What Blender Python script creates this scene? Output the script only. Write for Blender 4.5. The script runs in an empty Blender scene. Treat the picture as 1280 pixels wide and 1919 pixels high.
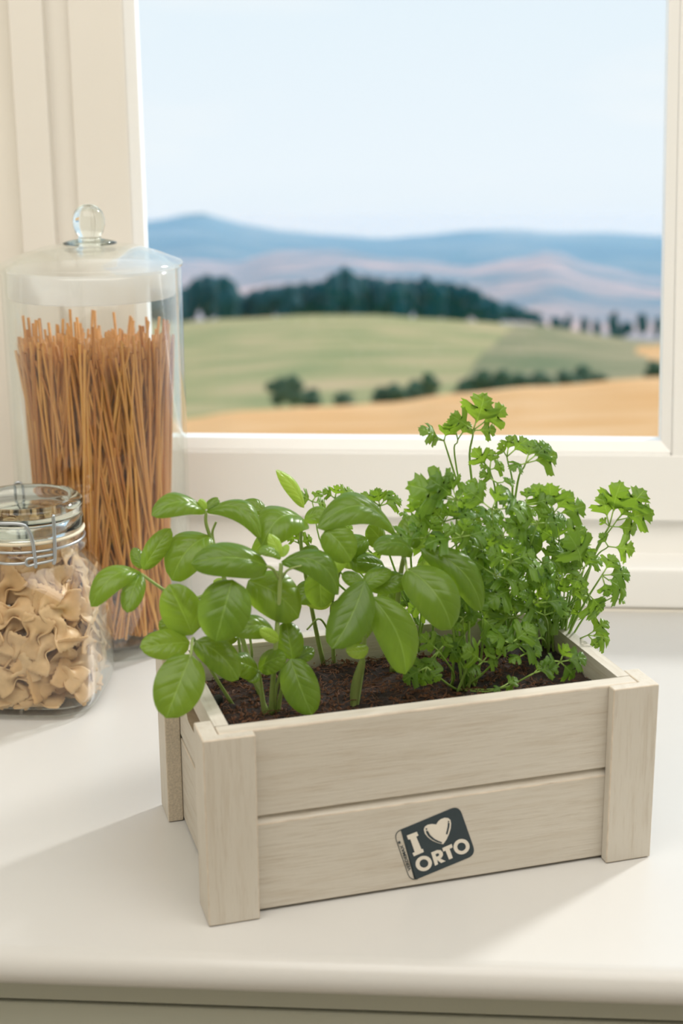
import bpy, bmesh, math, random
from mathutils import Vector, Matrix, noise
rnd = random.Random(7)
S = bpy.context.scene
COL = S.collection
V = Vector
R = math.radians

# ------------------------------------------------------------------ camera
TH = R(20.2)                                   # the crate is turned by this angle against the window
CAM = V((0.1382626, -0.79908417, 0.48916334))
YAW, PITCH, ROLL = R(3.9349), R(15.5522), R(-0.397)
FPX = 2769.186
def _axes():
    fwd = V((0, math.cos(PITCH), -math.sin(PITCH))); up = V((0, math.sin(PITCH), math.cos(PITCH))); rt = V((1, 0, 0))
    r2 = math.cos(ROLL) * rt + math.sin(ROLL) * up
    u2 = -math.sin(ROLL) * rt + math.cos(ROLL) * up
    M = Matrix.Rotation(YAW, 3, 'Z')
    return M @ r2, M @ u2, M @ fwd
CR, CU, CF = _axes()
cd = bpy.data.cameras.new('camera')
cam = bpy.data.objects.new('camera', cd); COL.objects.link(cam)
mw = Matrix((CR, CU, -CF)).transposed().to_4x4(); mw.translation = CAM
cam.matrix_world = mw
cd.sensor_fit = 'VERTICAL'; cd.sensor_height = 36.0; cd.lens = FPX / 1919 * 36.0
cd.clip_start = 0.02; cd.clip_end = 20000
cd.dof.use_dof = True; cd.dof.focus_distance = 1.07; cd.dof.aperture_fstop = 6.4
S.camera = cam

# ------------------------------------------------------------------ world, sun, added room fill, exposure
w = bpy.data.worlds.new('sky'); S.world = w; w.use_nodes = True
nt = w.node_tree; nt.nodes.clear()
N = nt.nodes.new
out = N('ShaderNodeOutputWorld'); bg = N('ShaderNodeBackground'); tc = N('ShaderNodeTexCoord'); sep = N('ShaderNodeSeparateXYZ')
ramp = N('ShaderNodeValToRGB'); mr = N('ShaderNodeMapRange'); ns = N('ShaderNodeTexNoise'); mp = N('ShaderNodeMapping'); mx = N('ShaderNodeMix')
nt.links.new(tc.outputs['Generated'], sep.inputs[0])
mr.inputs['From Min'].default_value = -0.10; mr.inputs['From Max'].default_value = 1.0
nt.links.new(sep.outputs['Z'], mr.inputs['Value']); nt.links.new(mr.outputs[0], ramp.inputs[0])
e = ramp.color_ramp.elements
e[0].position = 0.0; e[0].color = (0.78, 0.87, 0.96, 1)
e[1].position = 1.0; e[1].color = (0.34, 0.58, 0.92, 1)
a = e.new(0.05); a.color = (0.835, 0.915, 0.985, 1)
a = e.new(0.16); a.color = (0.79, 0.895, 0.975, 1)
a = e.new(0.35); a.color = (0.62, 0.80, 0.96, 1)
mp.inputs['Scale'].default_value = (2.5, 2.5, 14); nt.links.new(tc.outputs['Generated'], mp.inputs[0]); nt.links.new(mp.outputs[0], ns.inputs['Vector'])
ns.inputs['Scale'].default_value = 2.2; ns.inputs['Detail'].default_value = 3
cr2 = N('ShaderNodeMapRange'); cr2.inputs['From Min'].default_value = 0.5; cr2.inputs['From Max'].default_value = 0.72; cr2.inputs['To Max'].default_value = 0.45
nt.links.new(ns.outputs['Fac'], cr2.inputs['Value'])
mx.data_type = 'RGBA'; nt.links.new(cr2.outputs[0], mx.inputs['Factor']); nt.links.new(ramp.outputs[0], mx.inputs['A']); mx.inputs['B'].default_value = (0.92, 0.95, 0.97, 1)
nt.links.new(mx.outputs['Result'], bg.inputs['Color']); bg.inputs['Strength'].default_value = 0.845
nt.links.new(bg.outputs[0], out.inputs[0])

SUN_AZ, SUN_EL = R(47), R(33)
sl = bpy.data.lights.new('sun', 'SUN'); sl.energy = 2.3; sl.angle = R(6.0); sl.color = (1.0, 0.99, 0.98)
sun = bpy.data.objects.new('sun', sl); COL.objects.link(sun)
tosun = V((math.cos(SUN_EL) * math.cos(SUN_AZ), math.cos(SUN_EL) * math.sin(SUN_AZ), math.sin(SUN_EL)))
sun.rotation_euler = (-tosun).to_track_quat('-Z', 'Y').to_euler()
sun.location = (3, 3, 3)
al = bpy.data.lights.new('room_fill_light', 'AREA'); al.shape = 'RECTANGLE'; al.size = 2.4; al.size_y = 1.3; al.energy = 25.5; al.color = (1.0, 0.965, 0.91)  # unseen warm area light, added as overhead fill for the room
ao = bpy.data.objects.new('room_fill_light', al); COL.objects.link(ao); ao.location = (0.25, -0.62, 1.55)
ao.rotation_euler = (0, 0, 0)

S.view_settings.view_transform = 'Standard'; S.view_settings.look = 'None'
S.view_settings.gamma = 1.0; S.view_settings.use_curve_mapping = False
S.view_settings.exposure = 0.29
S.cycles.max_bounces = 9; S.cycles.transparent_max_bounces = 28; S.cycles.transmission_bounces = 8
S.cycles.diffuse_bounces = 4; S.cycles.volume_bounces = 1; S.cycles.sample_clamp_indirect = 6.0
S.cycles.blur_glossy = 0.5; S.cycles.use_adaptive_sampling = True; S.cycles.adaptive_threshold = 0.03

# ------------------------------------------------------------------ geometry helpers
def CW(x, y, z):                                # crate coordinates -> world
    c, s = math.cos(TH), math.sin(TH)
    return V((c * x - s * y, s * x + c * y, z))
def ray(u, v): return CF + (u - 640) / FPX * CR - (v - 959.5) / FPX * CU
def WY(u, v, y):                                # a spot measured in the photograph, at world depth y
    d = ray(u, v); return CAM + d * ((y - CAM.y) / d.y)
def WZ(u, v, z):
    d = ray(u, v); return CAM + d * ((z - CAM.z) / d.z)
CN = CW(0, 1, 0)
def CY(u, v, y):                                # the same at depth y of the crate
    d = ray(u, v); return CAM + d * ((y - CAM.dot(CN)) / d.dot(CN))
def toC(p):
    c, s = math.cos(TH), math.sin(TH)
    return V((c * p.x + s * p.y, -s * p.x + c * p.y, p.z))

def mesh(name, verts, faces, mat=None, smooth=False, uvs=None):
    m = bpy.data.meshes.new(name); m.from_pydata([tuple(v) for v in verts], [], faces); m.update()
    if mat is not None:
        for x in (mat if isinstance(mat, (list, tuple)) else [mat]): m.materials.append(x)
    if smooth: m.polygons.foreach_set('use_smooth', [True] * len(m.polygons))
    if uvs is not None:
        ul = m.uv_layers.new(name='UVMap')
        for l in m.loops: ul.data[l.index].uv = uvs[l.vertex_index]
    return m
def bm_mesh(name, bm, mat=None, smooth=False):
    bmesh.ops.recalc_face_normals(bm, faces=bm.faces[:])
    m = bpy.data.meshes.new(name); bm.to_mesh(m); bm.free()
    if mat is not None:
        for x in (mat if isinstance(mat, (list, tuple)) else [mat]): m.materials.append(x)
    if smooth: m.polygons.foreach_set('use_smooth', [True] * len(m.polygons))
    return m
def obj(name, data, parent=None, loc=None):
    o = bpy.data.objects.new(name, data); COL.objects.link(o)
    if parent is not None: o.parent = parent
    if loc is not None: o.location = loc
    return o
def tag(o, label=None, cat=None, group=None, kind=None):
    if label: o['label'] = label
    if cat: o['category'] = cat
    if group: o['group'] = group
    if kind: o['kind'] = kind
    return o
def empty(name, loc=(0, 0, 0), rz=0):
    o = bpy.data.objects.new(name, None); COL.objects.link(o); o.location = loc; o.rotation_euler = (0, 0, rz); o.empty_display_size = 0.02
    return o
def box_bm(lo, hi, bev=0.0, seg=2, matidx=-1, bm=None):
    own = bm is None
    if own: bm = bmesh.new()
    r = bmesh.ops.create_cube(bm, size=1.0)
    lo, hi = V(lo), V(hi)
    for v in r['verts']:
        v.co = V([(lo[i] + hi[i]) / 2 + v.co[i] * (hi[i] - lo[i]) for i in range(3)])
    if bev > 0:
        es = list({e for v in r['verts'] for e in v.link_edges})
        bmesh.ops.bevel(bm, geom=es, offset=bev, segments=seg, profile=0.5, affect='EDGES', material=matidx)
    return bm
def box(name, lo, hi, mat, parent=None, bev=0.0, seg=2, matidx=-1):
    return obj(name, bm_mesh(name, box_bm(lo, hi, bev, seg, matidx), mat), parent)
def lathe(name, prof, mat, parent=None, loc=None, n=64, smooth=True, sq=None, capends=False):
    """prof: (radius, z). sq: exponent of a superellipse for square-ish bodies, given per ring as third item"""
    vs, fs = [], []
    for pr in prof:
        r, z = pr[0], pr[1]; k = pr[2] if len(pr) > 2 else 2.0
        for j in range(n):
            t = 2 * math.pi * j / n
            c, s = math.cos(t), math.sin(t)
            d = (abs(c) ** k + abs(s) ** k) ** (-1.0 / k)
            vs.append((r * d * c, r * d * s, z))
    for i in range(len(prof) - 1):
        for j in range(n):
            fs.append((i * n + j, i * n + (j + 1) % n, (i + 1) * n + (j + 1) % n, (i + 1) * n + j))
    if capends:
        fs.append(tuple(range(n - 1, -1, -1))); fs.append(tuple((len(prof) - 1) * n + j for j in range(n)))
    bm = bmesh.new()
    m0 = mesh('t', vs, fs); bm.from_mesh(m0); bpy.data.meshes.remove(m0)
    bmesh.ops.remove_doubles(bm, verts=bm.verts[:], dist=1e-7)
    return obj(name, bm_mesh(name, bm, mat, smooth), parent, loc)
def catmull(pts, k=6):
    if len(pts) < 3: return [V(p) for p in pts]
    P = [V(p) for p in pts]; P = [2 * P[0] - P[1]] + P + [2 * P[-1] - P[-2]]
    o = []
    for i in range(1, len(P) - 2):
        for j in range(k):
            t = j / k; p0, p1, p2, p3 = P[i - 1:i + 3]
            o.append(0.5 * (2 * p1 + (p2 - p0) * t + (2 * p0 - 5 * p1 + 4 * p2 - p3) * t * t + (3 * p1 - p0 - 3 * p2 + p3) * t ** 3))
    o.append(P[-2]); return o
def tube_geo(pts, rad, n=6, vs=None, fs=None):
    vs = [] if vs is None else vs; fs = [] if fs is None else fs
    b0 = len(vs); m = len(pts); prev = None
    for i, p in enumerate(pts):
        t = (pts[min(i + 1, m - 1)] - pts[max(i - 1, 0)]).normalized()
        if prev is None: s = t.orthogonal().normalized()
        else: s = (prev - t * prev.dot(t)).normalized()
        prev = s; q = t.cross(s)
        r = rad(i / (m - 1)) if callable(rad) else rad
        for j in range(n):
            a = 2 * math.pi * j / n; vs.append(p + (s * math.cos(a) + q * math.sin(a)) * r)
    for i in range(m - 1):
        for j in range(n):
            fs.append((b0 + i * n + j, b0 + i * n + (j + 1) % n, b0 + (i + 1) * n + (j + 1) % n, b0 + (i + 1) * n + j))
    fs.append(tuple(b0 + j for j in range(n - 1, -1, -1))); fs.append(tuple(b0 + (m - 1) * n + j for j in range(n)))
    return vs, fs
def tube(name, pts, rad, mat, parent=None, n=8, k=6, org=V((0, 0, 0))):
    P = [p - org for p in catmull(pts, k)]
    vs, fs = tube_geo(P, rad, n)
    return obj(name, mesh(name, vs, fs, mat, True), parent)

# ------------------------------------------------------------------ materials
class NT:
    def __init__(s, name):
        s.m = bpy.data.materials.new(name); s.m.use_nodes = True; s.t = s.m.node_tree; s.t.nodes.clear()
        s.out = s.n('ShaderNodeOutputMaterial')
    def n(s, ty, **kw):
        nd = s.t.nodes.new(ty)
        for k, v in kw.items():
            if k in nd.inputs: s.set(nd.inputs[k], v)
            else: setattr(nd, k, v)
        return nd
    def set(s, inp, v):
        if hasattr(v, 'is_output') or isinstance(v, bpy.types.NodeSocket): s.t.links.new(v, inp)
        else: inp.default_value = v
    def mix(s, f, a, b, blend='MIX'):
        nd = s.n('ShaderNodeMix'); nd.data_type = 'RGBA'; nd.blend_type = blend
        s.set(nd.inputs['Factor'], f); s.set(nd.inputs['A'], a); s.set(nd.inputs['B'], b); return nd.outputs['Result']
    def math(s, op, a, b=0.0, c=None):
        nd = s.n('ShaderNodeMath'); nd.operation = op; s.set(nd.inputs[0], a); s.set(nd.inputs[1], b)
        if c is not None: s.set(nd.inputs[2], c)
        return nd.outputs[0]
    def rng(s, v, a, b, c=0.0, d=1.0):
        nd = s.n('ShaderNodeMapRange'); s.set(nd.inputs['Value'], v)
        for k, x in zip(('From Min', 'From Max', 'To Min', 'To Max'), (a, b, c, d)): nd.inputs[k].default_value = x
        return nd.outputs[0]
    def noise(s, vec, scale, detail=3.0, rough=0.5):
        nd = s.n('ShaderNodeTexNoise'); nd.inputs['Scale'].default_value = scale; nd.inputs['Detail'].default_value = detail; nd.inputs['Roughness'].default_value = rough
        if vec is not None: s.set(nd.inputs['Vector'], vec)
        return nd.outputs['Fac']
    def mapping(s, vec, scale=(1, 1, 1), loc=(0, 0, 0)):
        nd = s.n('ShaderNodeMapping'); s.set(nd.inputs['Vector'], vec); nd.inputs['Scale'].default_value = scale; s.set(nd.inputs['Location'], loc); return nd.outputs[0]
    def bump(s, h, strength=0.3, dist=0.001):
        nd = s.n('ShaderNodeBump'); s.set(nd.inputs['Height'], h); nd.inputs['Strength'].default_value = strength; nd.inputs['Distance'].default_value = dist; return nd.outputs[0]
    def pbr(s, col, rough=0.5, normal=None, **kw):
        nd = s.n('ShaderNodeBsdfPrincipled'); s.set(nd.inputs['Base Color'], col); s.set(nd.inputs['Roughness'], rough)
        if normal is not None: s.set(nd.inputs['Normal'], normal)
        for k, v in kw.items(): s.set(nd.inputs[k.replace('_', ' ')], v)
        return nd.outputs[0]
    def done(s, sh): s.t.links.new(sh, s.out.inputs['Surface']); return s.m
    def objco(s): return s.n('ShaderNodeTexCoord').outputs['Object']
    def rand(s): return s.n('ShaderNodeObjectInfo').outputs['Random']

def c4(*c): return (c[0], c[1], c[2], 1.0)
def plain(name, col, rough=0.5, nscale=8, amt=0.06, bump=0.0, **kw):
    t = NT(name); o = t.objco(); f = t.noise(o, nscale, 4)
    c = t.mix(f, c4(*[x * (1 - amt) for x in col]), c4(*[min(1, x * (1 + amt)) for x in col]))
    nrm = t.bump(t.noise(o, nscale * 30, 2), bump, 0.0005) if bump else None
    return t.done(t.pbr(c, rough, nrm, **kw))
M = {}
M['paint'] = plain('white_gloss_paint', (0.93, 0.92, 0.89), 0.35, 5, 0.02)
M['cream'] = plain('cream_paint', (0.83, 0.795, 0.73), 0.45, 4, 0.02)
M['wall'] = plain('wall_plaster', (0.84, 0.80, 0.72), 0.8, 6, 0.03, 0.1)
M['floor'] = plain('floor_tile', (0.45, 0.40, 0.33), 0.6, 3, 0.1)
M['counter'] = plain('countertop_laminate', (0.585, 0.575, 0.55), 0.28, 3, 0.012)
M['cabinet'] = plain('cabinet_paint', (0.42, 0.43, 0.36), 0.5, 4, 0.03)
M['plastic'] = plain('dark_pot_plastic', (0.05, 0.06, 0.06), 0.2, 50, 0.2)
M['steel'] = plain('wire_steel', (0.46, 0.49, 0.52), 0.32, 60, 0.15, Metallic=0.9)
M['rubber'] = plain('seal_rubber', (0.75, 0.66, 0.50), 0.6)

def wood(name, axis):
    t = NT(name); o = t.objco(); rd = t.rand()
    off = t.n('ShaderNodeCombineXYZ'); t.set(off.inputs[0], t.math('MULTIPLY', rd, 3.1)); t.set(off.inputs[1], t.math('MULTIPLY', rd, 5.7)); t.set(off.inputs[2], t.math('MULTIPLY', rd, 2.3))
    sc = [60, 60, 60]; sc[axis] = 5
    g = t.noise(t.mapping(o, sc, off.outputs[0]), 3.2, 6, 0.65)
    sc2 = [420, 420, 420]; sc2[axis] = 18
    fine = t.noise(t.mapping(o, sc2, off.outputs[0]), 1.6, 4, 0.7)
    sc3 = [55, 55, 55]; sc3[axis] = 9
    broad = t.noise(t.mapping(o, sc3, off.outputs[0]), 1.0, 4, 0.6)
    c = t.mix(broad, c4(0.565, 0.52, 0.44), c4(0.61, 0.57, 0.50))
    c = t.mix(t.rng(g, 0.50, 0.76, 0, 0.65), c, c4(0.46, 0.39, 0.30))
    c = t.mix(t.rng(fine, 0.55, 0.76, 0, 0.58), c, c4(0.40, 0.33, 0.25))
    h = t.math('ADD', t.math('MULTIPLY', g, 0.6), fine)
    return t.done(t.pbr(c, 0.62, t.bump(h, 0.35, 0.0006)))
M['wood_x'] = wood('whitewashed_wood_x', 0); M['wood_y'] = wood('whitewashed_wood_y', 1); M['wood_z'] = wood('whitewashed_wood_z', 2)
M['edge'] = plain('worn_wood_edge', (0.60, 0.52, 0.42), 0.7, 90, 0.35)
M['endgrain'] = plain('sawn_end_grain', (0.60, 0.52, 0.41), 0.8, 700, 0.35, 0.4)
M['rawwood'] = plain('raw_cut_wood', (0.36, 0.27, 0.18), 0.8, 300, 0.3, 0.3)
M['ink'] = plain('dark_slate_ink', (0.022, 0.038, 0.047), 0.5, 120, 0.15)
M['stencil'] = plain('bare_wood_in_print', (0.75, 0.70, 0.61), 0.6, 90, 0.05)

def glass(name, tint=(0.90, 0.94, 0.91), ior=1.45, thin=1.0, rough=0.01, base=0.03):
    t = NT(name)
    lw = t.n('ShaderNodeLayerWeight'); lw.inputs['Blend'].default_value = 0.5
    f3 = t.math('POWER', lw.outputs['Facing'], 3.0)
    tr = t.n('ShaderNodeBsdfTransparent'); t.set(tr.inputs['Color'], t.mix(f3, c4(0.99, 0.995, 0.99), c4(*tint)))
    gl = t.n('ShaderNodeBsdfGlossy'); gl.inputs['Roughness'].default_value = rough; gl.inputs['Color'].default_value = (1, 1, 1, 1)
    fr = t.n('ShaderNodeFresnel'); fr.inputs['IOR'].default_value = ior
    geo = t.n('ShaderNodeNewGeometry')
    # Fresnel for a thin wall: same from both sides
    fac = t.math('ADD', base, t.math('MULTIPLY', t.math('POWER', lw.outputs['Facing'], 3.2), 0.80 * thin))
    ms = t.n('ShaderNodeMixShader'); t.set(ms.inputs[0], fac); t.t.links.new(tr.outputs[0], ms.inputs[1]); t.t.links.new(gl.outputs[0], ms.inputs[2])
    return t.done(ms.outputs[0])
M['glass'] = glass('jar_glass'); M['pane'] = glass('window_glass', (0.97, 0.98, 0.98), 1.45, 0.4, 0.01, 0.010)
def solidglass(name, tint, ior=1.45):
    t = NT(name); g = t.n('ShaderNodeBsdfGlass'); g.inputs['Color'].default_value = c4(*tint); g.inputs['IOR'].default_value = ior; g.inputs['Roughness'].default_value = 0.0
    return t.done(g.outputs[0])
M['baseglass'] = glass('thick_greenish_glass', (0.66, 0.74, 0.69), 1.45, 0.9, 0.03)
M['solidglass'] = solidglass('thick_clear_glass', (0.96, 0.985, 0.975))
def frost():
    t = NT('ground_glass_collar'); tr = t.n('ShaderNodeBsdfTransparent'); d = t.pbr(c4(0.95, 0.94, 0.92), 0.4)
    tl = t.n('ShaderNodeBsdfTranslucent'); tl.inputs['Color'].default_value = c4(0.97, 0.965, 0.95)
    a = t.n('ShaderNodeMixShader'); a.inputs[0].default_value = 0.5; t.t.links.new(d, a.inputs[1]); t.t.links.new(tl.outputs[0], a.inputs[2])
    b = t.n('ShaderNodeMixShader'); b.inputs[0].default_value = 0.50; t.t.links.new(tr.outputs[0], b.inputs[1]); t.t.links.new(a.outputs[0], b.inputs[2])
    return t.done(b.outputs[0])
M['frost'] = frost()

def pasta(name, c1, c2, trans):
    t = NT(name); rd = t.rand(); o = t.objco()
    c = t.mix(rd, c4(*c1), c4(*c2)); c = t.mix(t.rng(t.noise(o, 160, 3), 0.35, 0.75, 0, 0.35), c, c4(*[x * 0.72 for x in c1]))
    d = t.pbr(c, 0.45); tl = t.n('ShaderNodeBsdfTranslucent'); t.set(tl.inputs['Color'], c)
    ms = t.n('ShaderNodeMixShader'); ms.inputs[0].default_value = trans; t.t.links.new(d, ms.inputs[1]); t.t.links.new(tl.outputs[0], ms.inputs[2])
    return t.done(ms.outputs[0])
M['spaghetti'] = pasta('wholewheat_spaghetti', (0.60, 0.23, 0.055), (0.95, 0.53, 0.16), 0.2)
M['farfalle'] = pasta('wholewheat_farfalle', (0.80, 0.52, 0.25), (0.90, 0.66, 0.38), 0.28)

def leafmat(name, dark, light, trans, vein, nv=7.0, tf=0.42, rough=0.33):
    t = NT(name); uv = t.n('ShaderNodeUVMap'); sp = t.n('ShaderNodeSeparateXYZ'); t.t.links.new(uv.outputs[0], sp.inputs[0])
    u = sp.outputs[0]; s = t.math('ABSOLUTE', t.math('SUBTRACT', t.math('MULTIPLY', sp.outputs[1], 2.0), 1.0))
    k = t.math('SUBTRACT', t.math('MULTIPLY', u, nv), t.math('MULTIPLY', t.math('POWER', s, 0.8), nv * 0.30))
    fr = t.math('ABSOLUTE', t.math('SUBTRACT', t.math('FRACT', k), 0.5))
    lat = t.math('MULTIPLY', t.rng(fr, 0.0, 0.07, 1.0, 0.0), t.rng(s, 0.5, 0.95, 0.22, 0.0))
    mid = t.rng(s, 0.015, 0.055, 1.0, 0.0)
    vn = t.math('MAXIMUM', lat, mid)
    puff = t.math('SUBTRACT', 1.0, t.math('POWER', t.math('SUBTRACT', 1.0, t.math('MULTIPLY', fr, 2.0)), 2.0))
    o = t.objco(); nz = t.noise(o, 60, 3)
    rd = t.rand()
    c = t.mix(t.rng(t.math('ADD', t.math('MULTIPLY', rd, 0.6), t.math('MULTIPLY', nz, 0.5)), 0.15, 0.95), c4(*dark), c4(*light))
    c = t.mix(t.math('MULTIPLY', vn, 0.45), c, c4(*vein))
    h = t.math('SUBTRACT', t.math('MULTIPLY', puff, 0.6), t.math('MULTIPLY', mid, 0.8))
    nrm = t.bump(h, 0.32, 0.0010)
    d = t.pbr(c, rough, nrm, Specular_IOR_Level=0.5)
    tl = t.n('ShaderNodeBsdfTranslucent'); t.set(tl.inputs['Color'], t.mix(0.7, c, c4(*trans))); t.set(tl.inputs['Normal'], nrm)
    ms = t.n('ShaderNodeMixShader'); ms.inputs[0].default_value = tf; t.t.links.new(d, ms.inputs[1]); t.t.links.new(tl.outputs[0], ms.inputs[2])
    return t.done(ms.outputs[0])
M['basil'] = leafmat('basil_leaf', (0.066, 0.142, 0.010), (0.150, 0.258, 0.022), (0.44, 0.63, 0.04), (0.30, 0.46, 0.10), 6.0, 0.42, 0.30)
M['basil_young'] = leafmat('young_basil_leaf', (0.28, 0.46, 0.05), (0.36, 0.54, 0.07), (0.60, 0.78, 0.08), (0.5, 0.66, 0.18))
M['parsley'] = leafmat('parsley_leaf', (0.052, 0.135, 0.012), (0.160, 0.295, 0.026), (0.50, 0.74, 0.05), (0.32, 0.50, 0.12), 5.0, 0.46, 0.36)
def stemmat(name, a, b):
    t = NT(name); o = t.objco(); c = t.mix(t.noise(o, 40, 3), c4(*a), c4(*b))
    d = t.pbr(c, 0.45); tl = t.n('ShaderNodeBsdfTranslucent'); t.set(tl.inputs['Color'], c)
    ms = t.n('ShaderNodeMixShader'); ms.inputs[0].default_value = 0.3; t.t.links.new(d, ms.inputs[1]); t.t.links.new(tl.outputs[0], ms.inputs[2])
    return t.done(ms.outputs[0])
M['bstem'] = stemmat('basil_stem', (0.34, 0.46, 0.13), (0.44, 0.54, 0.20))
M['pstem'] = stemmat('parsley_stalk', (0.30, 0.50, 0.09), (0.46, 0.62, 0.18))
def soilmat():
    t = NT('coir_soil'); o = t.objco(); f = t.noise(o, 260, 6, 0.75); g = t.noise(o, 45, 4)
    c = t.mix(t.rng(f, 0.35, 0.7), c4(0.007, 0.005, 0.004), c4(0.055, 0.027, 0.016))
    c = t.mix(t.rng(g, 0.45, 0.7, 0, 0.5), c, c4(0.085, 0.036, 0.019))
    return t.done(t.pbr(c, 0.9, t.bump(f, 0.9, 0.004)))
M['soil'] = soilmat()
M['fibre'] = plain('coir_fibre', (0.13, 0.054, 0.024), 0.8, 200, 0.6)

# ------------------------------------------------------------------ room shell
ZF, ZC = -0.90, 1.62
XL, XR, YB, YW = -1.10, 1.75, -2.6, 0.6      # left, right, behind the camera, window wall face
def st(o): o['kind'] = 'structure'; return o
st(box('floor', (XL - .1, YB - .1, ZF - .08), (XR + .1, 0.80, ZF), M['floor']))
st(box('ceiling', (XL - .1, YB - .1, ZC), (XR + .1, 0.80, ZC + .08), M['wall']))
st(box('wall_left', (XL - .1, YB, ZF), (XL, 0.80, ZC), M['wall']))
st(box('wall_right', (XR, YB, ZF), (XR + .1, 0.80, ZC), M['wall']))
st(box('wall_front', (XL, YB - .1, ZF), (XR, YB, ZC), M['wall']))
# window wall: below the sill, left of the casing, right of the added second casement, above
YG = 0.653                                       # glass plane
YS = 0.640                                       # front of the sashes
ZT = 1.40                                        # top of the glass
gxl = WY(263.5, 210, YG).x                       # left edge of the glass
WR = 1.45                                        # right end of the window
bm = bmesh.new()
xl0 = WY(34, 300, YS).x
box_bm((XL, YS + .012, ZF), (xl0, 0.80, ZC), bm=bm)
box_bm((xl0, YW, ZF), (WR + .12, 0.80, 0.002), bm=bm)
box_bm((WR + .10, YS + .012, ZF), (XR, 0.80, ZC), bm=bm)
box_bm((xl0, YS + .012, ZT + .10), (WR + .10, 0.80, ZC), bm=bm)
st(obj('wall_back', bm_mesh('wall_back', bm, M['wall'])))

# sill: apron block with a ledge, then the fixed frame behind it
zs1 = WY(1270, 1066, YW).z                       # top of the ledge
zr0 = WY(1270, 977, YS).z                        # underside of the sash rail
zg = WY(1238, 823, YG - .004).z                  # lower edge of the glass
sill = st(empty('window_sill', (0, 0, 0)))
box('ledge', (XL, YW, 0.0028), (WR + .1, YS + .02, zs1), M['paint'], sill, 0.004, 3)
box('frame_rail', (xl0, YS + .011, zs1 - .002), (WR + .1, 0.72, zr0 + .02), M['paint'], sill, 0.002)
# fixed casing left of the sash: stepped upright boards
trim = st(empty('trim_1', (0, 0, 0)))
xs = [WY(x, 300, YS).x for x in (34, 97, 140, 232)]
box('casing_board', (xs[0], YS - .004, zs1), (xs[1], 0.72, ZT + .1), M['cream'], trim, 0.002)
box('casing_recess', (xs[1], YS + .008, zs1), (xs[2] + .002, 0.72, ZT + .1), M['cream'], trim)

def sash(name, x0, x1, xi0, xi1, lean=0.0):
    """x0..x1 outer, xi0..xi1 glass edges"""
    w1 = st(empty(name, (0, 0, 0)))
    if xi0 - .010 - x0 > .004: box('stile', (x0, YS, zr0), (xi0 - .010, YS + .045, ZT + .08), M['cream'] if name == 'window_1' else M['paint'], w1, 0.0025, 3)
    # the right stile leans a touch, as in the photograph
    bmr = box_bm((xi1 + .010, YS, zr0), (x1, YS + .026, ZT + .08), 0.0025, 3)
    for v in bmr.verts: v.co.x += lean * (v.co.z - zg)
    obj('stile', bm_mesh('stile', bmr, M['paint']), w1)
    box('bottom_rail', (xi0 - .010, YS + .0008, zr0), (xi1 + .010, YS + .045, zg - .012), M['paint'], w1, 0.0025, 3)
    box('top_rail', (xi0 - .010, YS, ZT + .01), (xi1 + .010 + lean * (ZT - zg), YS + .045, ZT + .08), M['paint'], w1, 0.0025, 3)
    # glazing bead: sloped strip round the pane
    def bead(a, b, ins):
        vs = [a, b, b + ins, a + ins]; k = V((0, YG - YS - .006, 0))
        vs = [v - V((0, 0, 0)) for v in vs]
        f = [V(v) for v in (a, b)] + [V(v) + k for v in (b + ins, a + ins)]
        back = [v + V((0, .02, 0)) for v in f]
        vv = f + back
        return obj('glazing_bead', mesh('bead', vv, [(0, 1, 2, 3), (7, 6, 5, 4), (0, 4, 5, 1), (2, 6, 7, 3), (1, 5, 6, 2), (0, 3, 7, 4)], M['paint']), w1)
    L_ = lambda z: lean * (z - zg)
    bead(V((xi0 - .010, YS + .002, zg - .012)), V((xi1 + .010, YS + .002, zg - .012)), V((0, 0, .010)))
    if xi0 - .010 - x0 > .004: bead(V((xi0 - .010, YS + .002, ZT + .012)), V((xi0 - .010, YS + .002, zg - .012)), V((.009, 0, 0)))
    bead(V((xi1 + .010 + L_(zg), YS + .002, zg - .012)), V((xi1 + .010 + L_(ZT), YS + .002, ZT + .012)), V((-.009, 0, 0)))
    if xi0 - .010 - x0 < .004: xi0 -= .006
    vs = [V((xi0 - .004, YG, zg - .004)), V((xi1 + .004, YG, zg - .004)), V((xi1 + .004 + L_(ZT), YG, ZT + .014)), V((xi0 - .004, YG, ZT + .014))]
    vv = vs + [v + V((0, .004, 0)) for v in vs]
    obj('pane', mesh('pane', vv, [(0, 1, 2, 3), (7, 6, 5, 4), (0, 4, 5, 1), (1, 5, 6, 2), (2, 6, 7, 3), (3, 7, 4, 0)], M['pane']), w1)
    return w1
gxr = WY(1238, 824, YG - .004).x; gxr_top = WY(1252, 0, YG - .004)
lean = (gxr_top.x - gxr) / (gxr_top.z - zg)
w1 = sash('window_1', xs[2], gxr + .027, gxl, gxr, lean)
# flat raised field of the bottom rail with its joint
fx0 = WY(350, 900, YS).x; fz1 = WY(640, 849, YS).z
box('rail_field', (fx0, YS - .0009, zr0 + .001), (gxr + .0265, YS + .004, fz1), M['paint'], w1, 0.0006)
w2 = sash('added_window', gxr + .0275, WR + .1, gxr + .0375, WR)  # unseen casement, added so the sun reaches the counter from the right
del w2

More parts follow.
